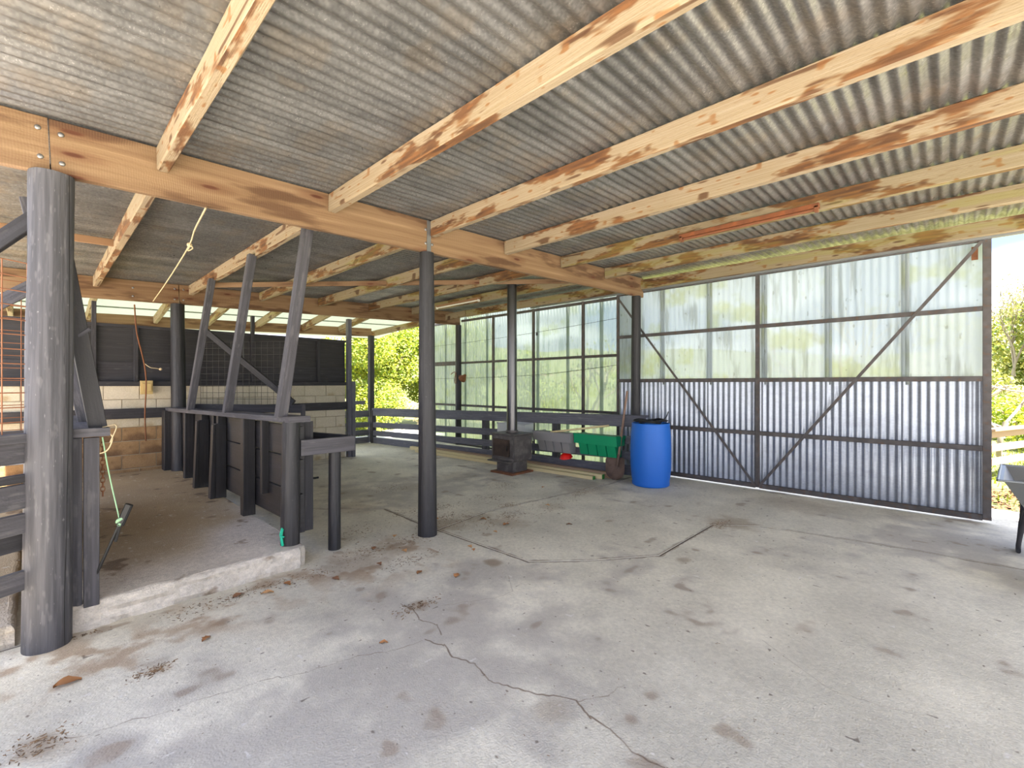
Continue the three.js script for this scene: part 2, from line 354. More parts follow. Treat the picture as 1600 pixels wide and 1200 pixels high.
// ---------------------------------------------------------------- geometry helpers
function geoFrom(pos, uv, idx, smooth) {
  let g = new THREE.BufferGeometry();
  g.setAttribute('position', new THREE.Float32BufferAttribute(pos, 3)); g.setAttribute('uv', new THREE.Float32BufferAttribute(uv, 2)); g.setIndex(idx);
  if (!smooth) g = g.toNonIndexed();
  g.computeVertexNormals(); return g;
}
// a sawn bar from a to b, w across, h deep, with small chamfers; uv in metres along and round it
function bar(a, b, w, h, o = {}) {
  const d = b.clone().sub(a), L = d.length(); d.normalize();
  let up = o.up ? o.up.clone() : new THREE.Vector3(0, 1, 0); if (Math.abs(up.dot(d)) > 0.95) up = new THREE.Vector3(1, 0, 0);
  const r = d.clone().cross(up).normalize(); up = r.clone().cross(d).normalize();
  const c = Math.min(o.c ?? 0.003, w * 0.3, h * 0.3), W = w / 2, H = h / 2, segs = o.segs ?? 1, jit = o.jit ?? 0, off = o.off ?? rnd() * 4, offv = rnd() * 0.5;
  const prof = [[-W + c, -H], [W - c, -H], [W, -H + c], [W, H - c], [W - c, H], [-W + c, H], [-W, H - c], [-W, -H + c]];
  const per = [0]; for (let i = 0; i < 8; i++) { const p = prof[i], q = prof[(i + 1) % 8]; per.push(per[i] + Math.hypot(p[0] - q[0], p[1] - q[1])); }
  const pos = [], uv = [], idx = []; const js = rnd() * 100;
  for (let s = 0; s <= segs; s++) {
    const t = s / segs;
    for (let i = 0; i <= 8; i++) {
      let [x, y] = prof[i % 8];
      if (jit) { x += jit * (vn(t * segs * 0.7 + js, (i % 8) * 3.1) - 0.5) * 2; y += jit * (vn(t * segs * 0.7 + js + 40, (i % 8) * 2.3) - 0.5) * 2; }
      const p = a.clone().addScaledVector(d, t * L).addScaledVector(r, x).addScaledVector(up, y);
      pos.push(p.x, p.y, p.z); uv.push(off + t * L, offv + per[i]);
    }
  }
  for (let s = 0; s < segs; s++) for (let i = 0; i < 8; i++) { const p = s * 9 + i, q = p + 9; idx.push(p, p + 1, q + 1, p, q + 1, q); }
  for (const [s, flip] of [[0, 1], [segs, 0]]) {
    const base = pos.length / 3;
    for (let i = 0; i < 8; i++) { const k = (s * 9 + i) * 3; pos.push(pos[k], pos[k + 1], pos[k + 2]); uv.push(off + prof[i][0], offv + prof[i][1]); }
    for (let i = 1; i < 7; i++) flip ? idx.push(base, base + i + 1, base + i) : idx.push(base, base + i, base + i + 1);
  }
  return geoFrom(pos, uv, idx, false);
}
const vbar = (u, v, y0, y1, wu, wv, o = {}) => bar(V(u, v, y0), V(u, v, y1), wv, wu, { up: new THREE.Vector3(1, 0, 0), ...o });
// round log from a to b with its own irregularity; uv along and round in metres
function log(a, b, r0, r1, o = {}) {
  const n = o.n ?? 20, segs = o.segs ?? 18, d = b.clone().sub(a), L = d.length(); d.normalize();
  const x = d.clone().cross(Math.abs(d.y) > 0.9 ? new THREE.Vector3(1, 0, 0) : new THREE.Vector3(0, 1, 0)).normalize(), z = d.clone().cross(x);
  const pos = [], uv = [], idx = [], js = o.seed ?? rnd() * 50, am = o.am ?? 0.05;
  for (let s = 0; s <= segs; s++) for (let i = 0; i <= n; i++) {
    const t = s / segs, th = i / n * Math.PI * 2, k = (i % n);
    const r = mix(r0, r1, t) * (1 + am * (vn(t * L * 2.2 + js, k * 0.55, 0, 11) - 0.5) * 2);
    const bend = 0.015 * am * 20 * Math.sin(t * 3 + js) * r0;
    const p = a.clone().addScaledVector(d, t * L).addScaledVector(x, Math.cos(th) * r + bend).addScaledVector(z, Math.sin(th) * r);
    pos.push(p.x, p.y, p.z); uv.push(t * L + js, th * r0);
  }
  for (let s = 0; s < segs; s++) for (let i = 0; i < n; i++) { const p = s * (n + 1) + i, q = p + n + 1; idx.push(p, p + 1, q + 1, p, q + 1, q); }
  for (const s of [0, segs]) {
    const base = pos.length / 3, c = s ? b : a; pos.push(c.x, c.y, c.z); uv.push(js, 0);
    for (let i = 0; i <= n; i++) { const k = (s * (n + 1) + i) * 3; pos.push(pos[k], pos[k + 1], pos[k + 2]); uv.push(js + 0.05 * Math.cos(i), 0.05 * Math.sin(i)); }
    for (let i = 0; i < n; i++) s ? idx.push(base, base + i + 1, base + i + 2) : idx.push(base, base + i + 2, base + i + 1);
  }
  const g = geoFrom(pos, uv, idx, true);
  return g;
}
function wire(pts, r, n = 6, seg) { return new THREE.TubeGeometry(new THREE.CatmullRomCurve3(pts), seg ?? Math.max(2, (pts.length - 1) * 6), r, n, false); }
const rod = (a, b, r, n = 5) => new THREE.TubeGeometry(new THREE.LineCurve3(a, b), 1, r, n, false);
// corrugated sheet: origin O, across S (unit), along L (unit), out N (unit)
const PITCH = 0.0762;
function corrugated(O, S, L, N, width, len, amp, o = {}) {
  const per = o.per ?? 10, nx = Math.round(width / PITCH * per), ny = o.ny ?? 1, pos = [], uv = [], idx = [], ph = o.phase ?? 0;
  for (let j = 0; j <= ny; j++) for (let i = 0; i <= nx; i++) {
    const s = i / nx * width, l = j / ny * len, p = O.clone().addScaledVector(S, s).addScaledVector(L, l).addScaledVector(N, amp * Math.cos((s + ph) / PITCH * Math.PI * 2));
    pos.push(p.x, p.y, p.z); uv.push(l + (o.uo ?? 0), s + (o.vo ?? 0));
  }
  for (let j = 0; j < ny; j++) for (let i = 0; i < nx; i++) { const p = j * (nx + 1) + i, q = p + nx + 1; idx.push(p, p + 1, q + 1, p, q + 1, q); }
  return geoFrom(pos, uv, idx, true);
}
function lathe(pts, n = 28) { return new THREE.LatheGeometry(pts.map(p => new THREE.Vector2(p[0], p[1])), n); }
function box(u, v, y, du, dv, dy, c = 0.004) { return bar(V(u - du / 2, v, y), V(u + du / 2, v, y), dv, dy, { c }); }
function moved(g, u, v, y, turn = 0) { if (turn) g.rotateY(turn); const p = V(u, v, y); g.translate(p.x, p.y, p.z); return g; }
// slab: plan polygon extruded between two heights
function slab(pts, y0, y1, bevel = 0.006, inset = 0.006) {
  const s = new THREE.Shape(pts.map(p => new THREE.Vector2(p[0], p[1])));
  const g = new THREE.ExtrudeGeometry(s, { depth: y1 - y0 - 2 * bevel, bevelEnabled: true, bevelSize: bevel, bevelThickness: bevel, bevelOffset: -inset - bevel, bevelSegments: 2 });
  g.rotateX(-Math.PI / 2); g.translate(0, y0 + bevel, 0); return g;
}
const SLOPE = 0.036, roofY = u => 2.912 + SLOPE * u, REAR_FALL = 0.135;   // the rear bay's roof also falls along v

// ---------------------------------------------------------------- floor
const floor = structure('floor');
const nearPoly = [[-1.9, -1.7], [5.42, -1.7], [5.33, -0.43], [5.28, 0.34], [5.11, 1.38], [4.82, 1.75], [3.64, 1.76], [3.13, 2.13], [2.77, 2.47], [2.75, 3.67], [2.75, 4.03], [2.79, 4.73], [2.14, 5.4], [1.45, 5.4], [1.45, 3.75], [0.2, 3.72], [-1.9, 3.66]];
const doorPoly = [[5.42, -1.7], [6.98, -1.7], [6.98, 3.57], [5.7, 3.55], [4.54, 3.68], [3.52, 3.78], [2.75, 3.67], [2.77, 2.47], [3.13, 2.13], [3.64, 1.76], [4.82, 1.75], [5.11, 1.38], [5.28, 0.34], [5.33, -0.43]];
const farPoly = [[2.75, 3.67], [3.52, 3.78], [4.54, 3.68], [5.7, 3.55], [6.98, 3.57], [6.98, 10.9], [1.45, 10.9], [1.45, 5.4], [2.14, 5.4], [2.79, 4.73], [2.75, 4.03]];
const racePoly = [[-1.9, 3.66], [0.2, 3.72], [1.45, 3.75], [1.45, 10.9], [-1.9, 10.9]];
part(floor, 'slab', slab(nearPoly, -0.1, 0, 0.0015, 0.009), M.floorNear);
part(floor, 'slab', slab(doorPoly, -0.1, 0, 0.0015, 0.009), M.floorFar);
part(floor, 'slab', slab(farPoly, -0.1, 0, 0.0015, 0.009), M.floorFar);
part(floor, 'slab', slab(racePoly, -0.1, 0, 0.0015, 0.009), M.floorFar);
part(floor, 'joint_dirt', slab([[-1.88, -1.68], [6.96, -1.68], [6.96, 10.88], [-1.88, 10.88]], -0.12, -0.0045, 0.001, 0), M.dirt);
part(floor, 'slab', slab([[6.99, -3.2], [7.75, -3.2], [7.75, 3.0], [6.99, 3.0]], -0.12, -0.012, 0.004, 0.003), M.floorFar);

// raised concrete platform of the race, its front edge broken and rounded
function platform(name, poly, top, seed) {
  reseed(seed); const pts = [];
  for (let i = 0; i < poly.length; i++) {
    const a = poly[i], b = poly[(i + 1) % poly.length], L = Math.hypot(a[0] - b[0], a[1] - b[1]), n = Math.max(1, Math.round(L / 0.035));
    const rough = a[2] ?? 0; for (let k = 0; k < n; k++) pts.push([mix(a[0], b[0], k / n) + rough * (rnd() - 0.5), mix(a[1], b[1], k / n) + rough * (rnd() - 0.5)]);
  }
  const s = new THREE.Shape(pts.map(p => new THREE.Vector2(p[0], p[1])));
  let g = new THREE.ExtrudeGeometry(s, { depth: top - 0.03, bevelEnabled: true, bevelSize: 0.028, bevelThickness: 0.03, bevelOffset: -0.028, bevelSegments: 3, steps: 4 });
  g.rotateX(-Math.PI / 2); g.deleteAttribute('normal'); g = mergeVertices(g, 1e-4);
  const p = g.attributes.position;
  for (let i = 0; i < p.count; i++) {
    const x = p.getX(i), y = p.getY(i), z = p.getZ(i), f = sst(0.6, 0, -z - 3.6);
    p.setY(i, y - f * (y > 0.1 ? 0.016 * vn(x * 14, z * 14) : 0)); p.setZ(i, z + f * 0.03 * (vn(x * 11 + 3, y * 30 + 7) - 0.5));
  }
  const n = g.toNonIndexed(); n.computeVertexNormals();
  const uvs = n.attributes.uv, q = n.attributes.position; for (let i = 0; i < q.count; i++) uvs.setXY(i, q.getX(i), -q.getZ(i) + q.getY(i) - top);
  const m = part(scene, name, n, M.platform); m.userData.kind = 'structure'; return m;
}
platform('floor_platform', [[0.13, 3.67, 0.012], [1.43, 3.69, 0.012], [1.5, 3.76], [1.485, 4.9], [1.5, 8.66], [-0.08, 8.66], [0.0, 3.95], [0.13, 3.8]], 0.162, 5);
platform('floor_platform_side', [[-1.9, 3.62, 0.012], [-0.09, 3.72, 0.01], [-0.1, 8.66], [-1.9, 8.66]], 0.13, 8);

// ---------------------------------------------------------------- ground, yard and hills outside
const groundY = (u, v) => {
  const far = Math.max(0, u - 16), back = Math.max(0, v - 13);
  const h = 0.075 * far * sst(0, 14, far) + 0.09 * back * sst(0, 10, back) * sst(2, 14, u + 8) ;
  return -0.14 + Math.min(h, 9) * (1 + 0.25 * (fbm(u * 0.08, v * 0.08, 3) - 0.5)) + 0.1 * sst(8, 10, Math.max(u, v - 4)) * fbm(u * 0.7, v * 0.7, 3);
};
{
  const n = 110, lo = -70, hi = 120, pos = [], uv = [], idx = [];
  for (let j = 0; j <= n; j++) for (let i = 0; i <= n; i++) {
    const u = mix(lo, hi, i / n), v = mix(lo, hi, j / n); pos.push(u, groundY(u, v), -v); uv.push(u, v);
  }
  for (let j = 0; j < n; j++) for (let i = 0; i < n; i++) { const p = j * (n + 1) + i, q = p + n + 1; idx.push(p, p + 1, q + 1, p, q + 1, q); }
  part(scene, 'ground', geoFrom(pos, uv, idx, true), M.grass).userData.kind = 'structure';
  part(scene, 'ground_yard', slab([[-16, -16], [7.72, -16], [7.72, -1.72], [-1.92, -1.72], [-1.92, 12], [-16, 12]], -0.2, -0.03, 0.01, 0), M.yard).userData.kind = 'structure';
  part(scene, 'path', slab([[4.0, 11.0], [8.6, 11.0], [8.8, 13.4], [3.6, 13.2]], -0.2, -0.06, 0.01, 0), M.yard).userData.kind = 'structure';
}

// ---------------------------------------------------------------- roof
const ceiling = structure('ceiling');
{
  const S = new THREE.Vector3(0, 0, -1), L = new THREE.Vector3(1, SLOPE, 0).normalize(), N = new THREE.Vector3(-SLOPE, 1, 0).normalize();
  let k = 0;
  for (let v = -3.052; v < 8.45; v += 0.762, k++) {
    const O = V(-0.45, v, roofY(-0.45) + 0.0105 + (k % 2 ? 0.0022 : 0));
    part(ceiling, 'roof_sheet', corrugated(O, S, L, N, 0.8382, 7.51, 0.0085, { ny: 1, uo: k * 0.37, vo: k * 0.21 }), M.zinc);
  }
  const S2 = new THREE.Vector3(0, -REAR_FALL, -1).normalize();
  for (let v = 8.58, j = 0; v < 11; v += 0.762, j++) {
    const O = V(-0.45, v, roofY(-0.45) + 0.012 - REAR_FALL * (v - 8.55) + (j % 2 ? 0.0022 : 0));
    part(ceiling, 'clear_roof_sheet', corrugated(O, S2, L, N, 0.8382, 7.15, 0.0085, { uo: j * 0.37 }), M.fibreRoof);
  }
}

// purlins
reseed(77);
const purlinU = [0.545, 1.635, 2.625, 3.625, 4.65, 5.67];
const nth = ['sixth', 'fifth', 'fourth', 'third', 'second', 'nearest'];
function purlin(u, v0, v1, mat, label, w = 0.062, h = 0.147, fall = 0) {
  const y = roofY(u) - h / 2;
  return solo('purlin', bar(V(u, v0, y), V(u, v1, y - fall), w, h, { segs: 22, jit: 0.0035, c: 0.007 }), mat, label, 'roof beam');
}
const frontLook = ['steep purlin at upper left with heavy bark stains, in front of the main rafter',
  'long pale purlin crossing upper middle with brown bark patches, in front of the main rafter',
  'pale front purlin meeting the main rafter at the joint over the middle pole',
  'pale front purlin next before the one that carries the rusty light batten',
  'pale purlin in front of the main rafter carrying the rusty light batten',
  'mossy purlin in front of the main rafter, between the light batten and the door header'];
purlinU.forEach((u, i) => purlin(u, -3.0, 3.565, i > 3 ? M.purlinMoss : M.purlin, frontLook[i]));
purlinU.forEach((u, i) => purlin(u + 0.01, 3.64, 8.45, i > 1 ? M.purlinMoss : M.purlin, `purlin running between main rafter and second rafter, ${nth[i]} from the translucent wall`));
[-0.29, 0.59, 1.5, 2.32, 3.2, 4.15, 5.0].forEach((u, i) => purlin(u, 8.55, 10.52, M.purlinMoss, `yellowish purlin under the clear rear roof sheets, ${['seventh', 'sixth', 'fifth', 'fourth', 'third', 'second', 'first'][i]} from the corner post`, 0.06, 0.14, REAR_FALL * 1.97));
solo('header_beam', bar(V(6.745, -3.0, 3.05), V(6.745, 7.9, 3.05), 0.05, 0.15, { segs: 30, jit: 0.003 }), M.purlinMoss, 'mossy timber header beam above the corrugated sliding door and translucent wall', 'roof beam');
solo('header_beam', bar(V(6.745, 7.92, 3.06), V(6.05, 10.9, 2.76), 0.05, 0.14, { segs: 12, jit: 0.003 }), M.purlinMoss, 'mossy header beam above the rear opening to the green bushes', 'roof beam');
solo('door_track', [bar(V(6.8, -3.0, 2.965), V(6.8, 6.0, 2.965), 0.05, 0.03), bar(V(6.822, -3.0, 2.99), V(6.822, 6.0, 2.99), 0.006, 0.06)], M.galv, 'thin steel door track running under the header beam', 'track');

// rafters, each line of jointed pieces
function rafter(u0, u1, v, label, bolts, w = 0.05, h = 0.3, drop = 0.15) {
  const y0 = roofY(u0) - drop, y1 = roofY(u1) - drop, ym = roofY((u0 + u1) / 2) - drop;
  const t = thing('rafter', label, 'roof beam', V((u0 + u1) / 2, v, ym));
  part(t, 'beam', bar(V(u0, v, y0), V(u1, v, y1), w, h, { segs: 14, jit: 0.0025 }), M.rafter);
  for (const [bu, dy] of bolts) {
    const g = new THREE.SphereGeometry(0.014, 10, 6); g.scale(1, 1, 0.5);
    part(t, 'bolt', moved(g, bu, v - w / 2 - 0.002, roofY(bu) - 0.15 + dy), M.bolt);
  }
  return t;
}
rafter(-0.5, 0.042, 3.6, 'main rafter piece at far left, its end bolted over the thick near pole', [[-0.0, 0.085], [0.01, -0.07]]);
rafter(0.048, 2.575, 3.6, 'longest piece of the main rafter, from the thick near pole to the middle pole', [[0.09, 0.075], [0.095, -0.085], [2.545, 0.06], [2.545, -0.07]]);
rafter(2.585, 6.81, 3.6, 'main rafter piece from the middle pole to the pole beside the sliding door', [[2.62, 0.06], [2.62, -0.07]]);
solo('nail_plate', box(2.58, 3.572, roofY(2.58) - 0.15, 0.045, 0.004, 0.3, 0.001), M.galv, 'narrow galvanised strap over the rafter joint above the middle pole', 'bracket');
rafter(-0.5, 1.49, 8.5, 'left piece of the second rafter above the dark board wall', [[0.95, 0.04], [0.95, -0.08], [1.44, 0.08], [1.44, -0.08]]);
rafter(1.5, 7.03, 8.5, 'right piece of the second rafter, ending at the translucent wall', [[1.55, 0.08], [1.55, -0.08]]);
rafter(-0.5, 5.85, 10.56, 'rear rafter under the clear roof sheets, ending over the corner post', [], 0.05, 0.2, 0.272 + 0.1);
solo('roof_brace', bar(V(1.72, 7.75, 2.885), V(5.85, 4.05, 3.04), 0.025, 0.07), M.rafter, 'thin diagonal timber brace under the iron between main and second rafter', 'brace');
solo('roof_brace', bar(V(-1.4, 6.0, 2.79), V(0.58, 6.02, 2.86), 0.025, 0.07), M.battenWood, 'short orange timber brace left of the leftmost purlin behind the main rafter', 'brace');

// ---------------------------------------------------------------- poles
reseed(99);
const pole = (a, b, r0, r1, label, seed) => solo('pole', log(a, b, r0, r1, { seed, segs: 30, n: 28, am: 0.035 }), label.startsWith('thick') ? M.logLit : M.log, label, 'pole');
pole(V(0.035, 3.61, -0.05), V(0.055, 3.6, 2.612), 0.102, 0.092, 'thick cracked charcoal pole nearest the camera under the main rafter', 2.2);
pole(V(2.6, 3.62, -0.05), V(2.575, 3.6, 2.702), 0.092, 0.068, 'charcoal round pole standing in the middle of the concrete floor', 11.4);
pole(V(6.62, 3.62, -0.05), V(6.62, 3.6, 2.85), 0.075, 0.072, 'charcoal round pole between the timber fence and the sliding door', 21.7);
pole(V(1.47, 8.3, 0.12), V(1.475, 8.48, 2.66), 0.1, 0.088, 'charcoal round pole on the race platform under the second rafter', 31.1);
pole(V(7.0, 8.5, -0.15), V(7.0, 8.5, 2.862), 0.075, 0.07, 'charcoal round post outside the fence at the second rafter end', 41.3);
solo('corner_post', vbar(5.8, 10.47, -0.05, 2.66, 0.12, 0.12, { c: 0.006 }), M.dark, 'square dark post at the rear corner in front of bushes', 'post');

// ---------------------------------------------------------------- back wall: painted blocks below, dark boards above
const wallBack = structure('wall_back');
reseed(303);
{
  const L = 0.39, H = 0.194, Jn = 0.01, v = 8.66, geo = [];
  for (let k = 0; k < 3; k++) geo.push(bar(V(-L / 2, 0, 0), V(L / 2, 0, 0), 0.19, H, { c: 0.005 }));
  const half = bar(V(-L / 4 + 0.005, 0, 0), V(L / 4 - 0.005, 0, 0), 0.19, H, { c: 0.005 });
  for (let r = 0; r < 7; r++) {
    let u = 4.24 - (r % 2 ? (L + Jn) / 2 : 0);
    const y = 0.105 + r * 0.2035;
    if (r % 2) { const m = part(wallBack, 'block', half, r < 4 ? M.blockB : M.blockA); m.position.copy(V(4.24 - 0.0975, v + 0.095, y)); }
    for (; u > -1.6; u -= L + Jn) {
      const cu = u - L / 2, stained = r < 4 && cu < 1.75;
      const m = part(wallBack, 'block', geo[Math.floor(rnd() * 3)], stained ? (rnd() < 0.25 && r > 2 ? M.blockA : M.blockStain) : rnd() < 0.5 ? M.blockA : M.blockB);
      m.position.copy(V(cu, v + 0.095 + 0.003 * (rnd() - 0.5), y));
    }
  }
  part(wallBack, 'mortar', bar(V(-1.8, v + 0.097, 0.71), V(4.238, v + 0.097, 0.71), 0.174, 1.42, { c: 0 }), M.mortar);
  part(wallBack, 'plate', bar(V(-1.8, v + 0.06, 1.455), V(4.27, v + 0.06, 1.455), 0.16, 0.07), M.dark);
  part(wallBack, 'board', bar(V(-1.8, v + 0.084, 1.63), V(4.27, v + 0.084, 1.63), 0.025, 0.29), M.dark);
  part(wallBack, 'board', bar(V(-1.8, v + 0.1, 2.01), V(2.45, v + 0.1, 2.01), 0.025, 0.545), M.panel);
  part(wallBack, 'board', bar(V(2.456, v + 0.1, 2.01), V(4.27, v + 0.1, 2.01), 0.025, 0.545), M.panel);
  part(wallBack, 'top_plate', bar(V(-1.8, v + 0.08, 2.3), V(4.27, v + 0.08, 2.3), 0.07, 0.045), M.dark);
  for (const [u, top] of [[-0.55, 2.28], [0.55, 2.62], [1.01, 2.28], [2.58, 2.63], [3.72, 2.28]]) part(wallBack, 'stud', vbar(u, v + 0.05, 1.49, top, 0.05, 0.07), M.dark);
  part(wallBack, 'rail', bar(V(-1.8, v - 0.025, 1.015), V(4.3, v - 0.025, 1.02), 0.045, 0.145), M.dark);
}
solo('wall_end_post', [vbar(4.29, 8.62, -0.02, 2.74, 0.075, 0.1), vbar(4.36, 8.6, -0.02, 1.5, 0.07, 0.12)], M.fence, 'tall dark post at the right end of the block wall', 'post');

// ---------------------------------------------------------------- race fence with leaning uprights
reseed(404);
{
  const t = thing('race_fence', 'dark board race fence with leaning uprights along the raised concrete platform', 'fence', V(1.45, 6.2, 0.162));
  const capY = v => 1.192 - 0.022 * (v - 3.7);
  part(t, 'cap_rail', bar(V(1.45, 3.74, capY(3.74) - 0.024), V(1.43, 8.62, capY(8.62) - 0.02), 0.17, 0.048, { segs: 6, jit: 0.002 }), M.greyDark);
  [[0.4, 0.28], [0.685, 0.28], [0.965, 0.27]].forEach(([y, h], i) => part(t, 'board', bar(V(1.515, 3.86, y), V(1.515, 8.6, y - 0.05), 0.03, h - 0.006), M.panel));
  const posts = [[5.0, 0.1, 0.16, 1.14], [6.0, 0.1, 0.155, 1.0], [6.75, 0.1, 0.155, 1.0], [7.55, 0.1, 0.15, 1.1]];
  part(t, 'post', vbar(1.35, 8.5, 0.15, 1.05, 0.1, 0.2, { c: 0.006 }), M.panel);
  for (const [v, w, y0, y1] of posts) part(t, 'post', vbar(1.44, v, y0, y1, 0.11, w, { c: 0.006 }), M.panel);
  for (const v of [6.0, 6.75]) {                                   // shouldered doubling piece on two posts
    const g = vbar(1.36, v, 0.16, 0.99, 0.05, 0.1), p = g.attributes.position;
    for (let i = 0; i < p.count; i++) if (p.getY(i) > 0.9) p.setX(i, Math.max(p.getX(i), 1.365));
    part(t, 'doubling_piece', g, M.panel);
    part(t, 'post', vbar(1.455, v + 0.01, 0.9, 1.13, 0.08, 0.08), M.panel);
  }
  for (const [v, y0] of [[4.62, 0.43], [6.3, 0.5]]) part(t, 'batten', vbar(1.47, v, y0, 1.13, 0.06, 0.05), M.panel);
  part(t, 'corner_log', log(V(1.415, 3.85, 0.14), V(1.425, 3.85, 1.15), 0.074, 0.066, { seed: 3.4, segs: 20, n: 24 }), M.log);
  for (const [v0, v1, u0] of [[3.92, 3.94, 1.37], [5.48, 5.42, 1.38], [7.05, 7.05, 1.36]])
    part(t, 'leaning_upright', bar(V(u0, v0, capY(v0) - 0.005), V(1.6, v1, 2.84), 0.09, 0.075), M.greyDark);
  part(t, 'guide_board', vbar(1.528, 3.945, 0.2, 1.14, 0.075, 0.035), M.dark);
  part(t, 'guide_board', vbar(1.606, 3.965, 0.2, 1.13, 0.075, 0.035), M.dark);
  solo('twine', [wire([V(1.345, 3.815, 0.3), V(1.335, 3.81, 0.26), V(1.338, 3.805, 0.2), V(1.345, 3.81, 0.17)], 0.011), wire([V(1.34, 3.81, 0.31), V(1.325, 3.8, 0.25), V(1.35, 3.79, 0.24)], 0.006)], M.teal, 'teal green twine tied at the foot of the race corner log', 'twine');
}
// stub rail and short post in front of the race corner
{
  const t = thing('stub_rail', 'short dark rail stub on a low round post beside the race corner', 'rail', V(1.8, 3.92, 0));
  part(t, 'post', log(V(1.81, 3.9, -0.02), V(1.81, 3.9, 0.94), 0.052, 0.05, { seed: 7.3, segs: 16, n: 20 }), M.log);
  part(t, 'rail', bar(V(1.49, 3.83, 0.925), V(1.95, 3.82, 0.925), 0.03, 0.13), M.greyDark);
  part(t, 'rail', bar(V(1.7, 4.72, 0.94), V(1.93, 3.87, 0.94), 0.03, 0.11), M.dark);
}
// mesh gate standing behind the race fence
function meshPanel(t, a, b, y0, y1, du, dy, r, mat, name = 'wire') {
  const L = a.distanceTo(b), n = Math.round(L / du), m = Math.round((y1 - y0) / dy), list = [];
  const at = (s, y) => a.clone().lerp(b, s).setY(y);
  for (let i = 0; i <= n; i++) list.push(rod(at(i / n, y0), at(i / n, y1), r, 4));
  for (let j = 0; j <= m; j++) list.push(rod(at(0, mix(y0, y1, j / m)), at(1, mix(y0, y1, j / m)), r, 4));
  return part(t, name, merge(list), mat, { kind: 'stuff' });
}
{
  const t = thing('mesh_gate', 'dark timber gate with wire mesh standing behind the race fence', 'gate', V(2.3, 7.75, 0));
  const a = V(1.7, 8.45, 0), b = V(2.78, 7.12, 0), at = (s, y) => a.clone().lerp(b, s).setY(y);
  meshPanel(t, at(0.05, 0), at(0.86, 0), 1.12, 2.1, 0.1, 0.1, 0.0028, M.darkWire, 'wire_mesh');
  part(t, 'top_rail', bar(at(0, 1.08), at(1.02, 1.07), 0.045, 0.12), M.dark);
  part(t, 'rail', bar(at(0, 0.55), at(1, 0.55), 0.045, 0.12), M.dark);
  part(t, 'end_post', vbar(2.8, 7.1, 0.0, 1.14, 0.05, 0.06), M.greyDark);
  part(t, 'diagonal_brace', bar(at(0.08, 2.3), at(0.93, 1.16), 0.05, 0.085), M.dark);
  part(t, 'foot', wire([V(2.82, 7.08, 0.03), V(2.9, 7.0, 0.015), V(2.98, 6.96, 0.02)], 0.014), M.black);
}

// ---------------------------------------------------------------- left side of the race
reseed(505);
{
  const t = thing('race_fence', 'left race fence behind the thick near pole with boxed end post and leaning uprights', 'fence', V(0.22, 4.6, 0.162));
  part(t, 'end_board', vbar(0.15, 3.71, 0.13, 1.13, 0.065, 0.05), M.greyDark);
  part(t, 'end_board', vbar(0.222, 3.695, 0.13, 1.13, 0.07, 0.05), M.greyDark);
  part(t, 'cap_rail', bar(V(0.19, 3.62, 1.165), V(0.17, 6.5, 1.1), 0.22, 0.05, { segs: 6, jit: 0.002 }), M.greyDark);
  for (const y of [0.35, 0.62, 0.9]) part(t, 'board', bar(V(0.12, 3.74, y), V(0.1, 6.5, y), 0.03, 0.2), M.panel);
  part(t, 'leaning_upright', bar(V(0.255, 3.74, 1.18), V(0.03, 3.78, 2.72), 0.05, 0.085), M.panel);
  part(t, 'leaning_upright', bar(V(0.255, 4.7, 1.15), V(-0.05, 4.75, 2.78), 0.05, 0.085), M.greyDark);
  part(t, 'spacer', bar(V(0.165, 3.75, 1.73), V(0.22, 3.74, 1.78), 0.04, 0.02), M.greyDark);
}
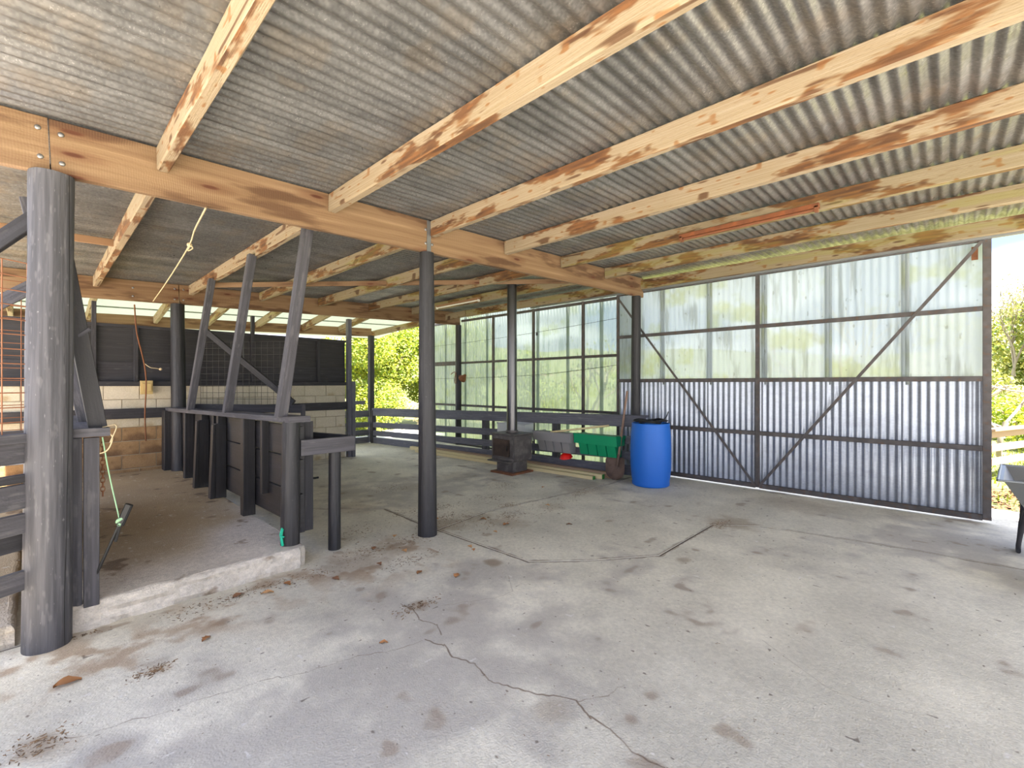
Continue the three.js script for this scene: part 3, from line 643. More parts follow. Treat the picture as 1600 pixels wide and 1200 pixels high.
{
  const g = thing('pen_gate', 'dark slatted pen gate with rusty mesh at the left edge beside the near pole', 'gate', V(-0.4, 3.35, 0));
  const a = V(-0.02, 3.6, 0), b = V(-0.95, 3.03, 0), at = (s, y) => a.clone().lerp(b, s).setY(y);
  for (const [y, h, w] of [[0.4, 0.105, 0.03], [0.705, 0.105, 0.035], [0.85, 0.13, 0.035]]) part(g, 'rail', bar(at(0, y), at(1, y), w, h), M.greyDark);
  part(g, 'rail', bar(at(0, 0.6).add(V(0, 0.06, 0)), at(1, 0.6).add(V(0, 0.06, 0)), 0.03, 0.1), M.dark);
  part(g, 'cap_rail', bar(at(0, 1.16), at(1, 1.16), 0.06, 0.05), M.greyDark);
  part(g, 'top_board', bar(at(0, 1.08), at(1, 1.08), 0.02, 0.11), M.greyDark);
  part(g, 'lower_board', bar(at(0, 0.945), at(1, 0.945), 0.03, 0.045), M.dark);
  part(g, 'end_post', bar(at(1, 0.1), at(1, 2.1), 0.06, 0.06), M.greyDark);
  meshPanel(g, at(0.02, 0), at(0.98, 0), 1.17, 2.1, 0.1, 0.075, 0.003, M.rustWire, 'rusty_wire_mesh');
  const s = solo('pale_sheet', bar(V(-1.2, 3.75, 1.005), V(0.0, 3.95, 1.015), 0.5, 0.012), M.sheetWhite, 'pale blue white sheet lying flat inside the left pen', 'sheet');
  const t2 = thing('mesh_screen', 'rusty wire mesh screen standing in the pen behind the left gate', 'mesh screen', V(-0.4, 4.9, 0.13));
  meshPanel(t2, V(-1.2, 4.9, 0), V(0.05, 5.3, 0), 0.9, 2.25, 0.15, 0.1, 0.003, M.rustWire, 'wire_mesh');
  part(t2, 'rail', bar(V(-1.2, 4.92, 1.02), V(0.1, 5.32, 1.02), 0.04, 0.13), M.greyDark);
  part(t2, 'post', vbar(0.09, 5.33, 0.12, 2.25, 0.06, 0.06), M.dark);
  part(t2, 'post', vbar(-1.22, 4.9, 0.12, 2.25, 0.06, 0.06), M.dark);
  solo('pole_brace', bar(V(-0.75, 3.95, 1.55), V(0.02, 3.75, 2.43), 0.05, 0.075), M.dark, 'upper dark diagonal brace left of the thick near pole', 'brace');
  solo('pole_brace', bar(V(-0.9, 5.0, 1.42), V(0.12, 5.0, 2.32), 0.05, 0.09), M.greyDark, 'lower dark diagonal brace behind the rusty mesh', 'brace');
}
// things hanging on the left race end
{
  const t = thing('drag_bar', 'black bar hung from green twine beside the left race end post', 'bar', V(0.33, 3.66, 0.5));
  part(t, 'cord', wire([V(0.27, 3.67, 1.13), V(0.3, 3.66, 0.9), V(0.345, 3.62, 0.62)], 0.004), M.greenTwine);
  part(t, 'bar', bar(V(0.24, 3.68, 0.3), V(0.36, 3.6, 0.66), 0.012, 0.014), M.black);
  part(t, 'grip', [bar(V(0.345, 3.61, 0.6), V(0.385, 3.585, 0.72), 0.025, 0.04, { c: 0.008 }), bar(V(0.325, 3.63, 0.5), V(0.35, 3.61, 0.62), 0.02, 0.014)], M.black);
  part(t, 'wrapping', wire([V(0.335, 3.6, 0.6), V(0.365, 3.615, 0.62), V(0.34, 3.63, 0.61), V(0.335, 3.6, 0.63), V(0.36, 3.6, 0.64)], 0.011), M.greenTwine);
  const list = []; for (let i = 0; i < 12; i++) { const g = new THREE.TorusGeometry(0.014, 0.0035, 5, 10); g.scale(0.7, 1.2, 1); if (i % 2) g.rotateY(Math.PI / 2); list.push(moved(g, 0.275, 3.72, 1.08 - i * 0.027)); }
  solo('chain', list, M.rust, 'rusty chain hanging behind the left race end post', 'chain');
  solo('twine', [wire([V(0.26, 3.66, 1.17), V(0.31, 3.64, 1.14), V(0.29, 3.66, 1.05), V(0.25, 3.68, 1.03)], 0.004), wire([V(0.27, 3.67, 1.19), V(0.33, 3.65, 1.2), V(0.3, 3.62, 1.1)], 0.003)], M.rope, 'frayed pale twine looped on the left race cap rail', 'twine');
}

// ---------------------------------------------------------------- rail fence along the right side
reseed(606);
const fu = v => 6.33 - (v - 3.45) * 0.09;
{
  const t = thing('rail_fence', 'dark four-rail timber fence with wide cap along the translucent wall', 'fence', V(6.05, 6.8, 0));
  const v0 = 3.3, v1 = 10.25, k = v => (v - 3.5) / 4.2;
  const rows = [[0.865, -0.075, 0.15], [0.585, -0.085, 0.125], [0.35, -0.065, 0.125], [0.12, -0.03, 0.15]];
  for (const [y, dy, h] of rows) part(t, 'rail', bar(V(fu(v0), v0, y + dy * k(v0)), V(fu(v1), v1, y + dy * k(v1)), 0.04, h, { segs: 8, jit: 0.002 }), M.fence);
  part(t, 'cap_rail', bar(V(fu(v0) + 0.05, v0, 0.955), V(fu(v1) + 0.05, v1, 0.955 - 0.075 * k(v1)), 0.15, 0.035, { segs: 8, jit: 0.002 }), M.fence);
  for (const v of [4.95, 6.6, 8.3]) part(t, 'post', vbar(fu(v) + 0.085, v, -0.05, 0.93 - 0.075 * k(v), 0.11, 0.11), M.greyDark);
  part(t, 'post', log(V(fu(10.2) + 0.02, 10.25, -0.05), V(fu(10.2) + 0.02, 10.25, 0.8), 0.07, 0.065, { seed: 5 }), M.log);
  const w = thing('rail_fence', 'short dark rail fence closing the rear beside the corner post', 'fence', V(5.0, 10.35, 0));
  for (const [y, h] of [[0.72, 0.16], [0.45, 0.12], [0.255, 0.13], [0.075, 0.14]]) part(w, 'rail', bar(V(4.2, 10.4, y), V(5.68, 10.36, y), 0.04, h), M.fence);
  part(w, 'back_rail', bar(V(4.2, 10.75, 0.98), V(5.75, 10.7, 0.98), 0.05, 0.09), M.fence);
  part(w, 'post', vbar(4.3, 10.5, -0.05, 0.9, 0.1, 0.1), M.greyDark);
}

// ---------------------------------------------------------------- sliding door of steel frame, iron and fibreglass
reseed(707);
{
  const d = structure('door_1'), U = 6.84, W0 = 4.06, W1 = -0.29, mid = 1.89;
  const st = (v, w) => part(d, 'stile', vbar(U, v, 0.035, 2.985, 0.04, w), M.steel);
  st(W0, 0.04); st(mid, 0.05); st(W1, 0.065);
  for (const [y, h] of [[2.96, 0.045], [2.24, 0.05], [1.506, 0.055], [0.775, 0.055], [0.055, 0.06]])
    for (const [a, b] of [[W0 - 0.02, mid + 0.025], [mid - 0.025, W1 + 0.033]]) part(d, 'rail', bar(V(U, a, y), V(U, b, y), 0.04, h), M.steel);
  part(d, 'brace', bar(V(U - 0.024, 4.03, 2.88), V(U - 0.024, 1.93, 0.08), 0.008, 0.034), M.steel);
  part(d, 'brace', bar(V(U - 0.024, 1.85, 0.08), V(U - 0.024, -0.25, 2.94), 0.008, 0.034), M.steel);
  const S = new THREE.Vector3(0, 0, 1), L = new THREE.Vector3(0, 1, 0), N = new THREE.Vector3(1, 0, 0);
  for (let i = 0; i < 6; i++) {
    const v = W0 + 0.0 - i * 0.73;
    part(d, 'iron_sheet', corrugated(V(U + 0.032 + (i % 2) * 0.002, v, 0.025), S, L, N, Math.min(0.78, v - W1), 1.47, 0.0085, { uo: i * 0.3, vo: i * 0.17 }), M.newZinc);
    part(d, 'clear_sheet', corrugated(V(U + 0.034 + (i % 2) * 0.003, v, 1.44), S, L, N, Math.min(0.82, v - W1), 1.64, 0.0085, { uo: i * 0.41, vo: i * 0.23 }), M.fibreDoor);
  }
  part(d, 'vent_plate', box(U + 0.012, -0.2, 2.83, 0.012, 0.05, 0.14, 0.002), M.rust);
}
// translucent wall beyond the fence
{
  const w = structure('wall_right'), U = 7.05;
  const S = new THREE.Vector3(0, 0, -1), L = new THREE.Vector3(0, 1, 0), N = new THREE.Vector3(1, 0, 0);
  for (const v of [3.75, 4.92, 6.15, 7.34, 9.8]) part(w, 'frame_post', vbar(U, v, -0.14, 2.99, 0.04, 0.055), M.steel);
  for (const [y, h] of [[2.96, 0.05], [1.955, 0.05], [0.94, 0.05], [0.0, 0.05]])
    for (const [a, b] of [[3.78, 4.89], [4.95, 6.12], [6.18, 7.31], [7.37, 8.43], [8.57, 9.77]]) part(w, 'frame_rail', bar(V(U, a, y), V(U, b, y), 0.04, y > 1.9 && y < 2 && a > 8.5 ? 0.1 : h), M.steel);
  for (let i = 0, v = 3.75; v < 9.7; v += 0.76, i++)
    part(w, 'clear_sheet', corrugated(V(U + 0.034 + (i % 2) * 0.003, v, -0.12), S, L, N, Math.min(0.838, 9.84 - v), 3.26, 0.0085, { uo: i * 0.33, vo: i * 0.29 }), M.fibreWall);
  solo('strung_wire', [wire([V(6.98, 9.6, 2.4), V(6.98, 8, 2.43), V(6.98, 6.1, 2.49), V(6.98, 3.9, 2.61)], 0.0035, 4), wire([V(6.98, 7.35, 3), V(6.98, 7.4, 2.7), V(6.98, 7.3, 2.45)], 0.002, 4), wire([V(6.98, 5.7, 2.98), V(6.98, 5.72, 2.7), V(6.98, 5.7, 2.5)], 0.002, 4)], M.darkWire, 'upper slack wire strung across the translucent wall', 'wire');
  solo('strung_wire', [wire([V(6.98, 9.6, 1.58), V(6.98, 6.15, 1.63), V(6.98, 3.9, 1.8)], 0.0035, 4), wire([V(6.98, 6.15, 1.6), V(6.98, 5, 1.7), V(6.98, 4.4, 1.75)], 0.002, 4)], M.darkWire, 'lower doubled wire strung across the translucent wall', 'wire');
  solo('wire_insulator', lathe([[0.001, -0.05], [0.018, -0.045], [0.02, 0], [0.01, 0.012], [0.008, 0.03], [0.001, 0.032]], 10).translate(6.98, 2.475, -6.0), M.black, 'small black insulator hanging on the upper strung wire', 'insulator');
}
// bell and cord on the outer post
{
  const t = thing('bell', 'small rusty bell funnel hung at the post by the translucent wall', 'bell', V(6.9, 8.2, 1.55));
  const g = lathe([[0.02, 0.1], [0.03, 0.095], [0.045, 0.05], [0.085, -0.02], [0.095, -0.06], [0.085, -0.06], [0.04, 0.04]], 18); g.rotateX(0.9);
  part(t, 'bell_body', moved(g, 6.9, 8.2, 1.6), M.rust);
  part(t, 'hanger', wire([V(6.93, 8.42, 1.64), V(6.92, 8.3, 1.66), V(6.9, 8.24, 1.65)], 0.006), M.rust);
  solo('cord_loop', wire([V(6.92, 8.62, 1.72), V(6.91, 8.68, 1.68), V(6.92, 8.55, 1.74), V(6.9, 8.5, 1.7), V(6.9, 8.52, 1.5), V(6.91, 8.5, 1.46), V(6.9, 8.46, 1.6), V(6.92, 8.5, 1.73)], 0.01), M.handle, 'pinkish cord loop hung on the post beside the bell', 'cord');
}

// ---------------------------------------------------------------- wood stove with flue
reseed(808);
{
  const su = 5.42, sv = 5.2, t = thing('wood_stove', 'rusty grey wood stove on a brick-like pedestal with tall steel flue', 'stove', V(su, sv, 0));
  part(t, 'base_plate', box(su, sv, 0.015, 0.5, 0.5, 0.03, 0.006), M.rust);
  part(t, 'pedestal', box(su, sv, 0.12, 0.34, 0.36, 0.2, 0.01), M.stove);
  part(t, 'firebox', box(su, sv, 0.42, 0.42, 0.5, 0.42, 0.012), M.stove);
  part(t, 'top_plate', box(su, sv, 0.64, 0.46, 0.54, 0.02, 0.006), M.stove);
  const dr = part(t, 'door', box(su - 0.22, sv + 0.03, 0.42, 0.025, 0.36, 0.27, 0.01), M.stoveDoor);
  part(t, 'frame', [box(su - 0.216, sv, 0.59, 0.02, 0.48, 0.05), box(su - 0.216, sv, 0.24, 0.02, 0.48, 0.04), box(su - 0.216, sv - 0.21, 0.42, 0.02, 0.06, 0.3), box(su - 0.216, sv + 0.23, 0.42, 0.02, 0.03, 0.3)], M.stove);
  part(dr, 'handle', wire([V(su - 0.235, sv - 0.12, 0.38), V(su - 0.265, sv - 0.13, 0.42), V(su - 0.235, sv - 0.12, 0.46)], 0.008), M.black);
  part(t, 'ledge', box(su - 0.27, sv, 0.215, 0.14, 0.46, 0.02), M.stove);
  const fl = part(t, 'flue', lathe([[0.086, 0.65], [0.086, 1.36], [0.082, 1.365], [0.082, 2.2], [0.079, 2.205], [0.079, 3.16]], 24).translate(su, 0, -sv), M.flue);
  part(fl, 'collar', lathe([[0.087, 0.65], [0.105, 0.65], [0.1, 0.69], [0.087, 0.69]], 24).translate(su, 0, -sv), M.stove);
}

// ---------------------------------------------------------------- feeder troughs on the fence
// outside face of a hook-on trough: flared upper band, fluted lower bowls with slots between
function trough(label, u, v, top, mat, matName) {
  const t = thing('feed_trough', label, 'trough', V(u, v, top - 0.34), 'hook-on feed troughs on the fence');
  const L = 0.78, half = L / 2;
  const sh = (w, d0, d1, y0, y1) => {       // hollow-looking tapered shell side profile extruded along v
    const s = new THREE.Shape([[0, y0], [-d0, y0], [-d1, y1], [-d1 - 0.018, y1 + 0.006], [-d1 - 0.018, y1 - 0.012], [0, y1 - 0.012]].map(p => new THREE.Vector2(p[0], p[1])));
    const g = new THREE.ExtrudeGeometry(s, { depth: w, bevelEnabled: true, bevelSize: 0.005, bevelThickness: 0.005, bevelSegments: 2 }); g.translate(0, 0, -w / 2); return g;
  };
  part(t, 'upper_band', moved(sh(L, 0.225, 0.24, top - 0.15, top), u, v, 0), mat);
  for (let k = 0; k < 4; k++) {
    const g = sh(0.146, 0.135, 0.185, top - 0.36, top - 0.152);
    const p = g.attributes.position;                                // rounded foot of each bowl
    for (let i = 0; i < p.count; i++) { const z = p.getZ(i) / 0.076, y = p.getY(i); if (y < top - 0.3) p.setY(i, y + 0.03 * z * z); }
    g.computeVertexNormals(); part(t, 'bowl', moved(g, u, v + 0.258 - k * 0.172, 0), mat);
  }
  for (const s of [-1, 1]) part(t, 'hook', box(u + 0.01, v + s * 0.37, top - 0.03, 0.1, 0.04, 0.05), mat);
  return t;
}
trough('grey plastic feed trough hooked on the fence rail beside the stove', fu(4.8) - 0.03, 4.8, 0.645, M.grey);
trough('green plastic feed trough hooked on the fence rail beside the shovel', fu(3.98) - 0.03, 3.99, 0.655, M.green);
{
  const u = fu(5.6) - 0.14, v = 5.66, t = thing('metal_tub', 'open galvanised metal tub on the fence behind the stove', 'tub', V(u, v, 0.42));
  const top = 0.74, bot = 0.44;
  part(t, 'side', bar(V(u - 0.13, v - 0.34, 0.59), V(u - 0.13, v + 0.34, 0.59), 0.006, 0.3), M.tubGalv);
  part(t, 'side', bar(V(u + 0.1, v - 0.34, 0.6), V(u + 0.1, v + 0.34, 0.6), 0.006, 0.32), M.tubGalv);
  part(t, 'end', box(u - 0.015, v - 0.34, 0.59, 0.23, 0.006, 0.3, 0.001), M.tubGalv);
  part(t, 'end', box(u - 0.015, v + 0.34, 0.59, 0.23, 0.006, 0.3, 0.001), M.tubGalv);
  part(t, 'bottom', box(u - 0.015, v, 0.443, 0.23, 0.68, 0.006, 0.001), M.tubGalv);
  part(t, 'rim', [rod(V(u - 0.13, v - 0.35, top), V(u - 0.13, v + 0.35, top), 0.01, 8), rod(V(u - 0.13, v - 0.34, top), V(u + 0.1, v - 0.34, top + 0.01), 0.009, 8)], M.tubGalv);
}
{ // red bowl wedged upside down under the grey trough
  const g = lathe([[0.001, 0.075], [0.05, 0.07], [0.09, 0.045], [0.105, 0.005], [0.112, 0], [0.105, -0.004], [0.095, 0.0], [0.05, 0.055], [0.001, 0.062]], 24);
  g.rotateZ(0.25); solo('bowl', moved(g, fu(4.6) - 0.1, 4.62, 0.222), M.red, 'small bright red plastic bowl under the grey trough', 'bowl');
}
solo('broom_handle', rod(V(5.98, 4.83, 0.64), V(6.16, 3.82, 0.8), 0.016, 10), M.paleWood, 'pale timber handle lying from the grey trough towards the shovel', 'pole');

// shovel leaning on the fence
{
  const t = thing('shovel', 'old long-handled shovel leaning on the fence next to the blue barrel', 'shovel', V(6.05, 3.66, 0));
  const foot = V(6.1, 3.62, 0.28), topP = V(6.3, 3.58, 1.34);
  part(t, 'handle', log(foot, topP, 0.02, 0.016, { n: 10, segs: 8, am: 0.03 }), M.handle);
  part(t, 'socket', log(V(6.085, 3.625, 0.2), V(6.115, 3.617, 0.38), 0.023, 0.021, { n: 10, segs: 3, am: 0 }), M.shovel);
  const pos = [], uv = [], idx = [], n = 10, m = 12;
  for (let j = 0; j <= m; j++) for (let i = 0; i <= n; i++) {
    const x = i / n * 2 - 1, y = j / m, w = 0.14 * (y < 0.45 ? Math.sqrt(Math.max(0, 1 - Math.pow(1 - y / 0.45, 2) * 0.93)) : 1) * (y > 0.92 ? 0.9 : 1);
    const dish = 0.03 * (x * x) - 0.02 * Math.sin(y * 3);
    pos.push(x * w, y * 0.33, dish); uv.push(x * w, y * 0.33);
  }
  for (let j = 0; j < m; j++) for (let i = 0; i < n; i++) { const p = j * (n + 1) + i, q = p + n + 1; idx.push(p, p + 1, q + 1, p, q + 1, q); }
  const front = geoFrom(pos, uv, idx, true), back = front.clone(); back.translate(0, 0, -0.004); const bi = back.index.array; for (let i = 0; i < bi.length; i += 3) { const q = bi[i]; bi[i] = bi[i + 1]; bi[i + 1] = q; } back.computeVertexNormals();
  const g = merge([front, back]); g.rotateX(-0.28); g.rotateY(-Math.PI / 2 + 0.55);
  part(t, 'blade', moved(g, 6.03, 3.63, 0.004), M.shovel);
}
// timber lengths on the floor along the fence
{
  const names = ['nearest pale timber length on the floor along the fence with green end', 'middle pale timber length on the floor with green end, lying against the first', 'pale grey timber length on the floor tight against the fence foot'];
  [[5.84, 3.88, 5.6, 8.2, 0.05], [5.97, 3.8, 5.74, 8.6, 0.07], [6.1, 3.7, 5.87, 8.0, 0.09]].forEach(([u0, v0, u1, v1, th], i) => {
    const t = thing('timber_length', names[i], 'timber', V((u0 + u1) / 2, (v0 + v1) / 2, 0), undefined);
    part(t, 'board', bar(V(u0, v0, th / 2 + 0.002), V(u1, v1, th / 2 + 0.002), 0.08, th), i < 2 ? M.paleWood : M.outFence);
    if (i < 2) part(t, 'painted_end', bar(V(u0 + 0.0009, v0 - 0.006, th / 2 + 0.002), V(u0, v0 - 0.0005, th / 2 + 0.002), 0.078, th - 0.002), M.greenPaint);
  });
}
// blue barrel with hose on top
{
  const u = 6.12, v = 3.1, t = thing('barrel', 'blue plastic barrel in front of the sliding door', 'barrel', V(u, v, 0));
  part(t, 'barrel_body', lathe([[0.001, 0.0], [0.245, 0.0], [0.258, 0.01], [0.262, 0.05], [0.257, 0.062], [0.266, 0.1], [0.279, 0.25], [0.284, 0.42], [0.283, 0.55], [0.276, 0.72], [0.266, 0.83], [0.262, 0.86], [0.266, 0.872], [0.262, 0.888], [0.252, 0.893], [0.245, 0.886], [0.243, 0.87], [0.001, 0.862]], 48).translate(u, 0, -v), M.blue);
  part(t, 'bung', lathe([[0.035, 0.862], [0.035, 0.885], [0.001, 0.886]], 16).translate(u - 0.1, 0, -v - 0.08), M.black);
  part(t, 'bung', lathe([[0.035, 0.862], [0.035, 0.885], [0.001, 0.886]], 16).translate(u + 0.12, 0, -v + 0.06), M.black);
  const pts = []; for (let i = 0; i <= 60; i++) { const a = i / 60 * Math.PI * 6, r = 0.2 + 0.035 * Math.sin(i * 0.7); pts.push(V(u + r * Math.cos(a), v + r * Math.sin(a), 0.905 + 0.03 * i / 60 + 0.008 * Math.sin(i * 1.3))); }
  const h = thing('hose_coil', 'loose black hose coil lying on top of the blue barrel', 'hose', V(u, v, 0.9));
  part(h, 'hose', wire(pts, 0.009, 7, 160), M.black);
  part(h, 'hose_end', wire([V(u - 0.02, v - 0.2, 0.93), V(u + 0.04, v - 0.22, 0.99), V(u + 0.06, v - 0.24, 1.06)], 0.008), M.black);
}

// ---------------------------------------------------------------- fluorescent battens, cords
function batten(u, v0, v1, y, tray, label, tube = M.tube) {
  const t = thing('light_batten', label, 'light fitting', V(u, (v0 + v1) / 2, y));
  part(t, 'tray', bar(V(u, v0, y + 0.02), V(u, v1, y + 0.02), 0.05, 0.04), tray);
  part(t, 'tube', rod(V(u - 0.005, v0 + 0.04, y - 0.012), V(u - 0.005, v1 - 0.04, y - 0.012), 0.013, 10), tube);
  for (const v of [v0 + 0.02, v1 - 0.02]) part(t, 'lamp_holder', box(u - 0.005, v, y - 0.01, 0.04, 0.03, 0.05), tube);
}
batten(4.585, 0.79, 2.0, 2.945, M.rustTray, 'rusty fluorescent light batten on the purlin above the sliding door', M.rustTube);
batten(5.605, 6.2, 7.5, 3.0, M.battenWood, 'orange backed light batten on a purlin behind the middle pole');
solo('hanging_rope', [wire([V(0.78, 3.58, 2.63), V(0.86, 4.3, 2.67), V(0.96, 5.0, 2.72), V(1.07, 6.7, 2.68), V(1.17, 8.4, 2.66)], 0.006, 6), new THREE.IcosahedronGeometry(0.022, 1).translate(0.96, 2.72, -5.0), wire([V(0.96, 5.0, 2.72), V(0.98, 4.97, 2.69), V(0.95, 5.03, 2.67), V(0.97, 5.0, 2.72)], 0.005)], M.rope, 'pale knotted rope stretched under the roof from main rafter to second rafter', 'rope');
solo('rusty_chain_line', wire([V(0.97, 8.5, 2.6), V(0.99, 8.45, 2.2), V(1.07, 8.42, 1.75), V(1.09, 8.4, 1.5), V(1.08, 8.42, 1.0), V(1.09, 8.42, 0.62)], 0.009, 6), M.rust, 'rusty line hanging down in front of the block wall', 'line');
solo('cord_end', [wire([V(1.07, 8.42, 1.75), V(1.14, 8.4, 1.69), V(1.21, 8.42, 1.68), V(1.25, 8.42, 1.67)], 0.005), new THREE.IcosahedronGeometry(0.02, 1).translate(1.26, 1.67, -8.42)], M.rope, 'short pale cord end sticking out in front of the dark boards', 'cord');
solo('switch_box', [box(1.12, 8.6, 1.4, 0.14, 0.08, 0.2, 0.008), box(1.12, 8.55, 1.4, 0.1, 0.02, 0.12, 0.006)], M.yellowBox, 'weathered yellow wooden block on the wall behind the hanging cord', 'box');

// ---------------------------------------------------------------- wheelbarrow at the right edge
{
  const t = thing('wheelbarrow', 'galvanised wheelbarrow with dark tube frame at the right edge', 'wheelbarrow', V(5.9, -0.68, 0));
  const c = [5.78, -0.68], ax = [0.997, -0.074];                      // plan centre, direction of the handles
  const P = (s, w, y) => V(c[0] + ax[0] * s - ax[1] * w, c[1] + ax[1] * s + ax[0] * w, y);
  const ring = (s0, s1, w, y) => [P(s0, -w, y), P(s0, w, y), P(s1, w, y), P(s1, -w, y)];
  const build = (r1, r2) => { const pos = [], uv = [], idx = []; for (let i = 0; i < 4; i++) { const q = [r1[i], r1[(i + 1) % 4], r2[(i + 1) % 4], r2[i]], b = pos.length / 3; for (const p of q) { pos.push(p.x, p.y, p.z); uv.push(p.x, p.y); } idx.push(b, b + 1, b + 2, b, b + 2, b + 3); } return geoFrom(pos, uv, idx, false); };
  const top = ring(-0.48, 0.52, 0.33, 0.68), rim = ring(-0.51, 0.55, 0.36, 0.682), bot = ring(-0.2, 0.38, 0.2, 0.4);
  const lid = (() => { const pos = [], uv = []; for (const k of [0, 1, 2, 0, 2, 3]) { pos.push(bot[k].x, bot[k].y, bot[k].z); uv.push(bot[k].x, bot[k].z); } return geoFrom(pos, uv, [0, 1, 2, 3, 4, 5], false); })();
  part(t, 'tray', merge([build(top, bot), build(rim, top), lid]), M.galv);
  part(t, 'rim', [0, 1, 2, 3].map(i => rod(rim[i], rim[(i + 1) % 4], 0.009, 8)), M.galv);
  for (const s of [-1, 1]) {
    part(t, 'handle', wire([P(-0.75, s * 0.05, 0.2), P(-0.2, s * 0.19, 0.37), P(0.4, s * 0.24, 0.42), P(1.0, s * 0.29, 0.62)], 0.016, 8), M.dark);
    part(t, 'leg', wire([P(0.02, s * 0.2, 0.38), P(-0.02, s * 0.25, 0.08), P(0.02, s * 0.25, 0.016), P(0.14, s * 0.25, 0.016), P(0.3, s * 0.22, 0.4)], 0.016, 8), M.dark);
    part(t, 'foot', bar(P(-0.02, s * 0.25, 0.035), P(0.12, s * 0.25, 0.02), 0.03, 0.034), M.black);
  }
  const wh = new THREE.TorusGeometry(0.15, 0.045, 12, 28); wh.rotateY(Math.atan2(ax[1], ax[0])); const wp = P(-0.78, 0, 0.195); wh.translate(wp.x, wp.y, wp.z);
  const wheel = part(t, 'wheel', wh, M.black);
  const hub = new THREE.CylinderGeometry(0.11, 0.11, 0.03, 20); hub.rotateX(Math.PI / 2); hub.rotateY(Math.atan2(ax[1], ax[0])); hub.translate(wp.x, wp.y, wp.z); part(wheel, 'hub', hub, M.galv);
}

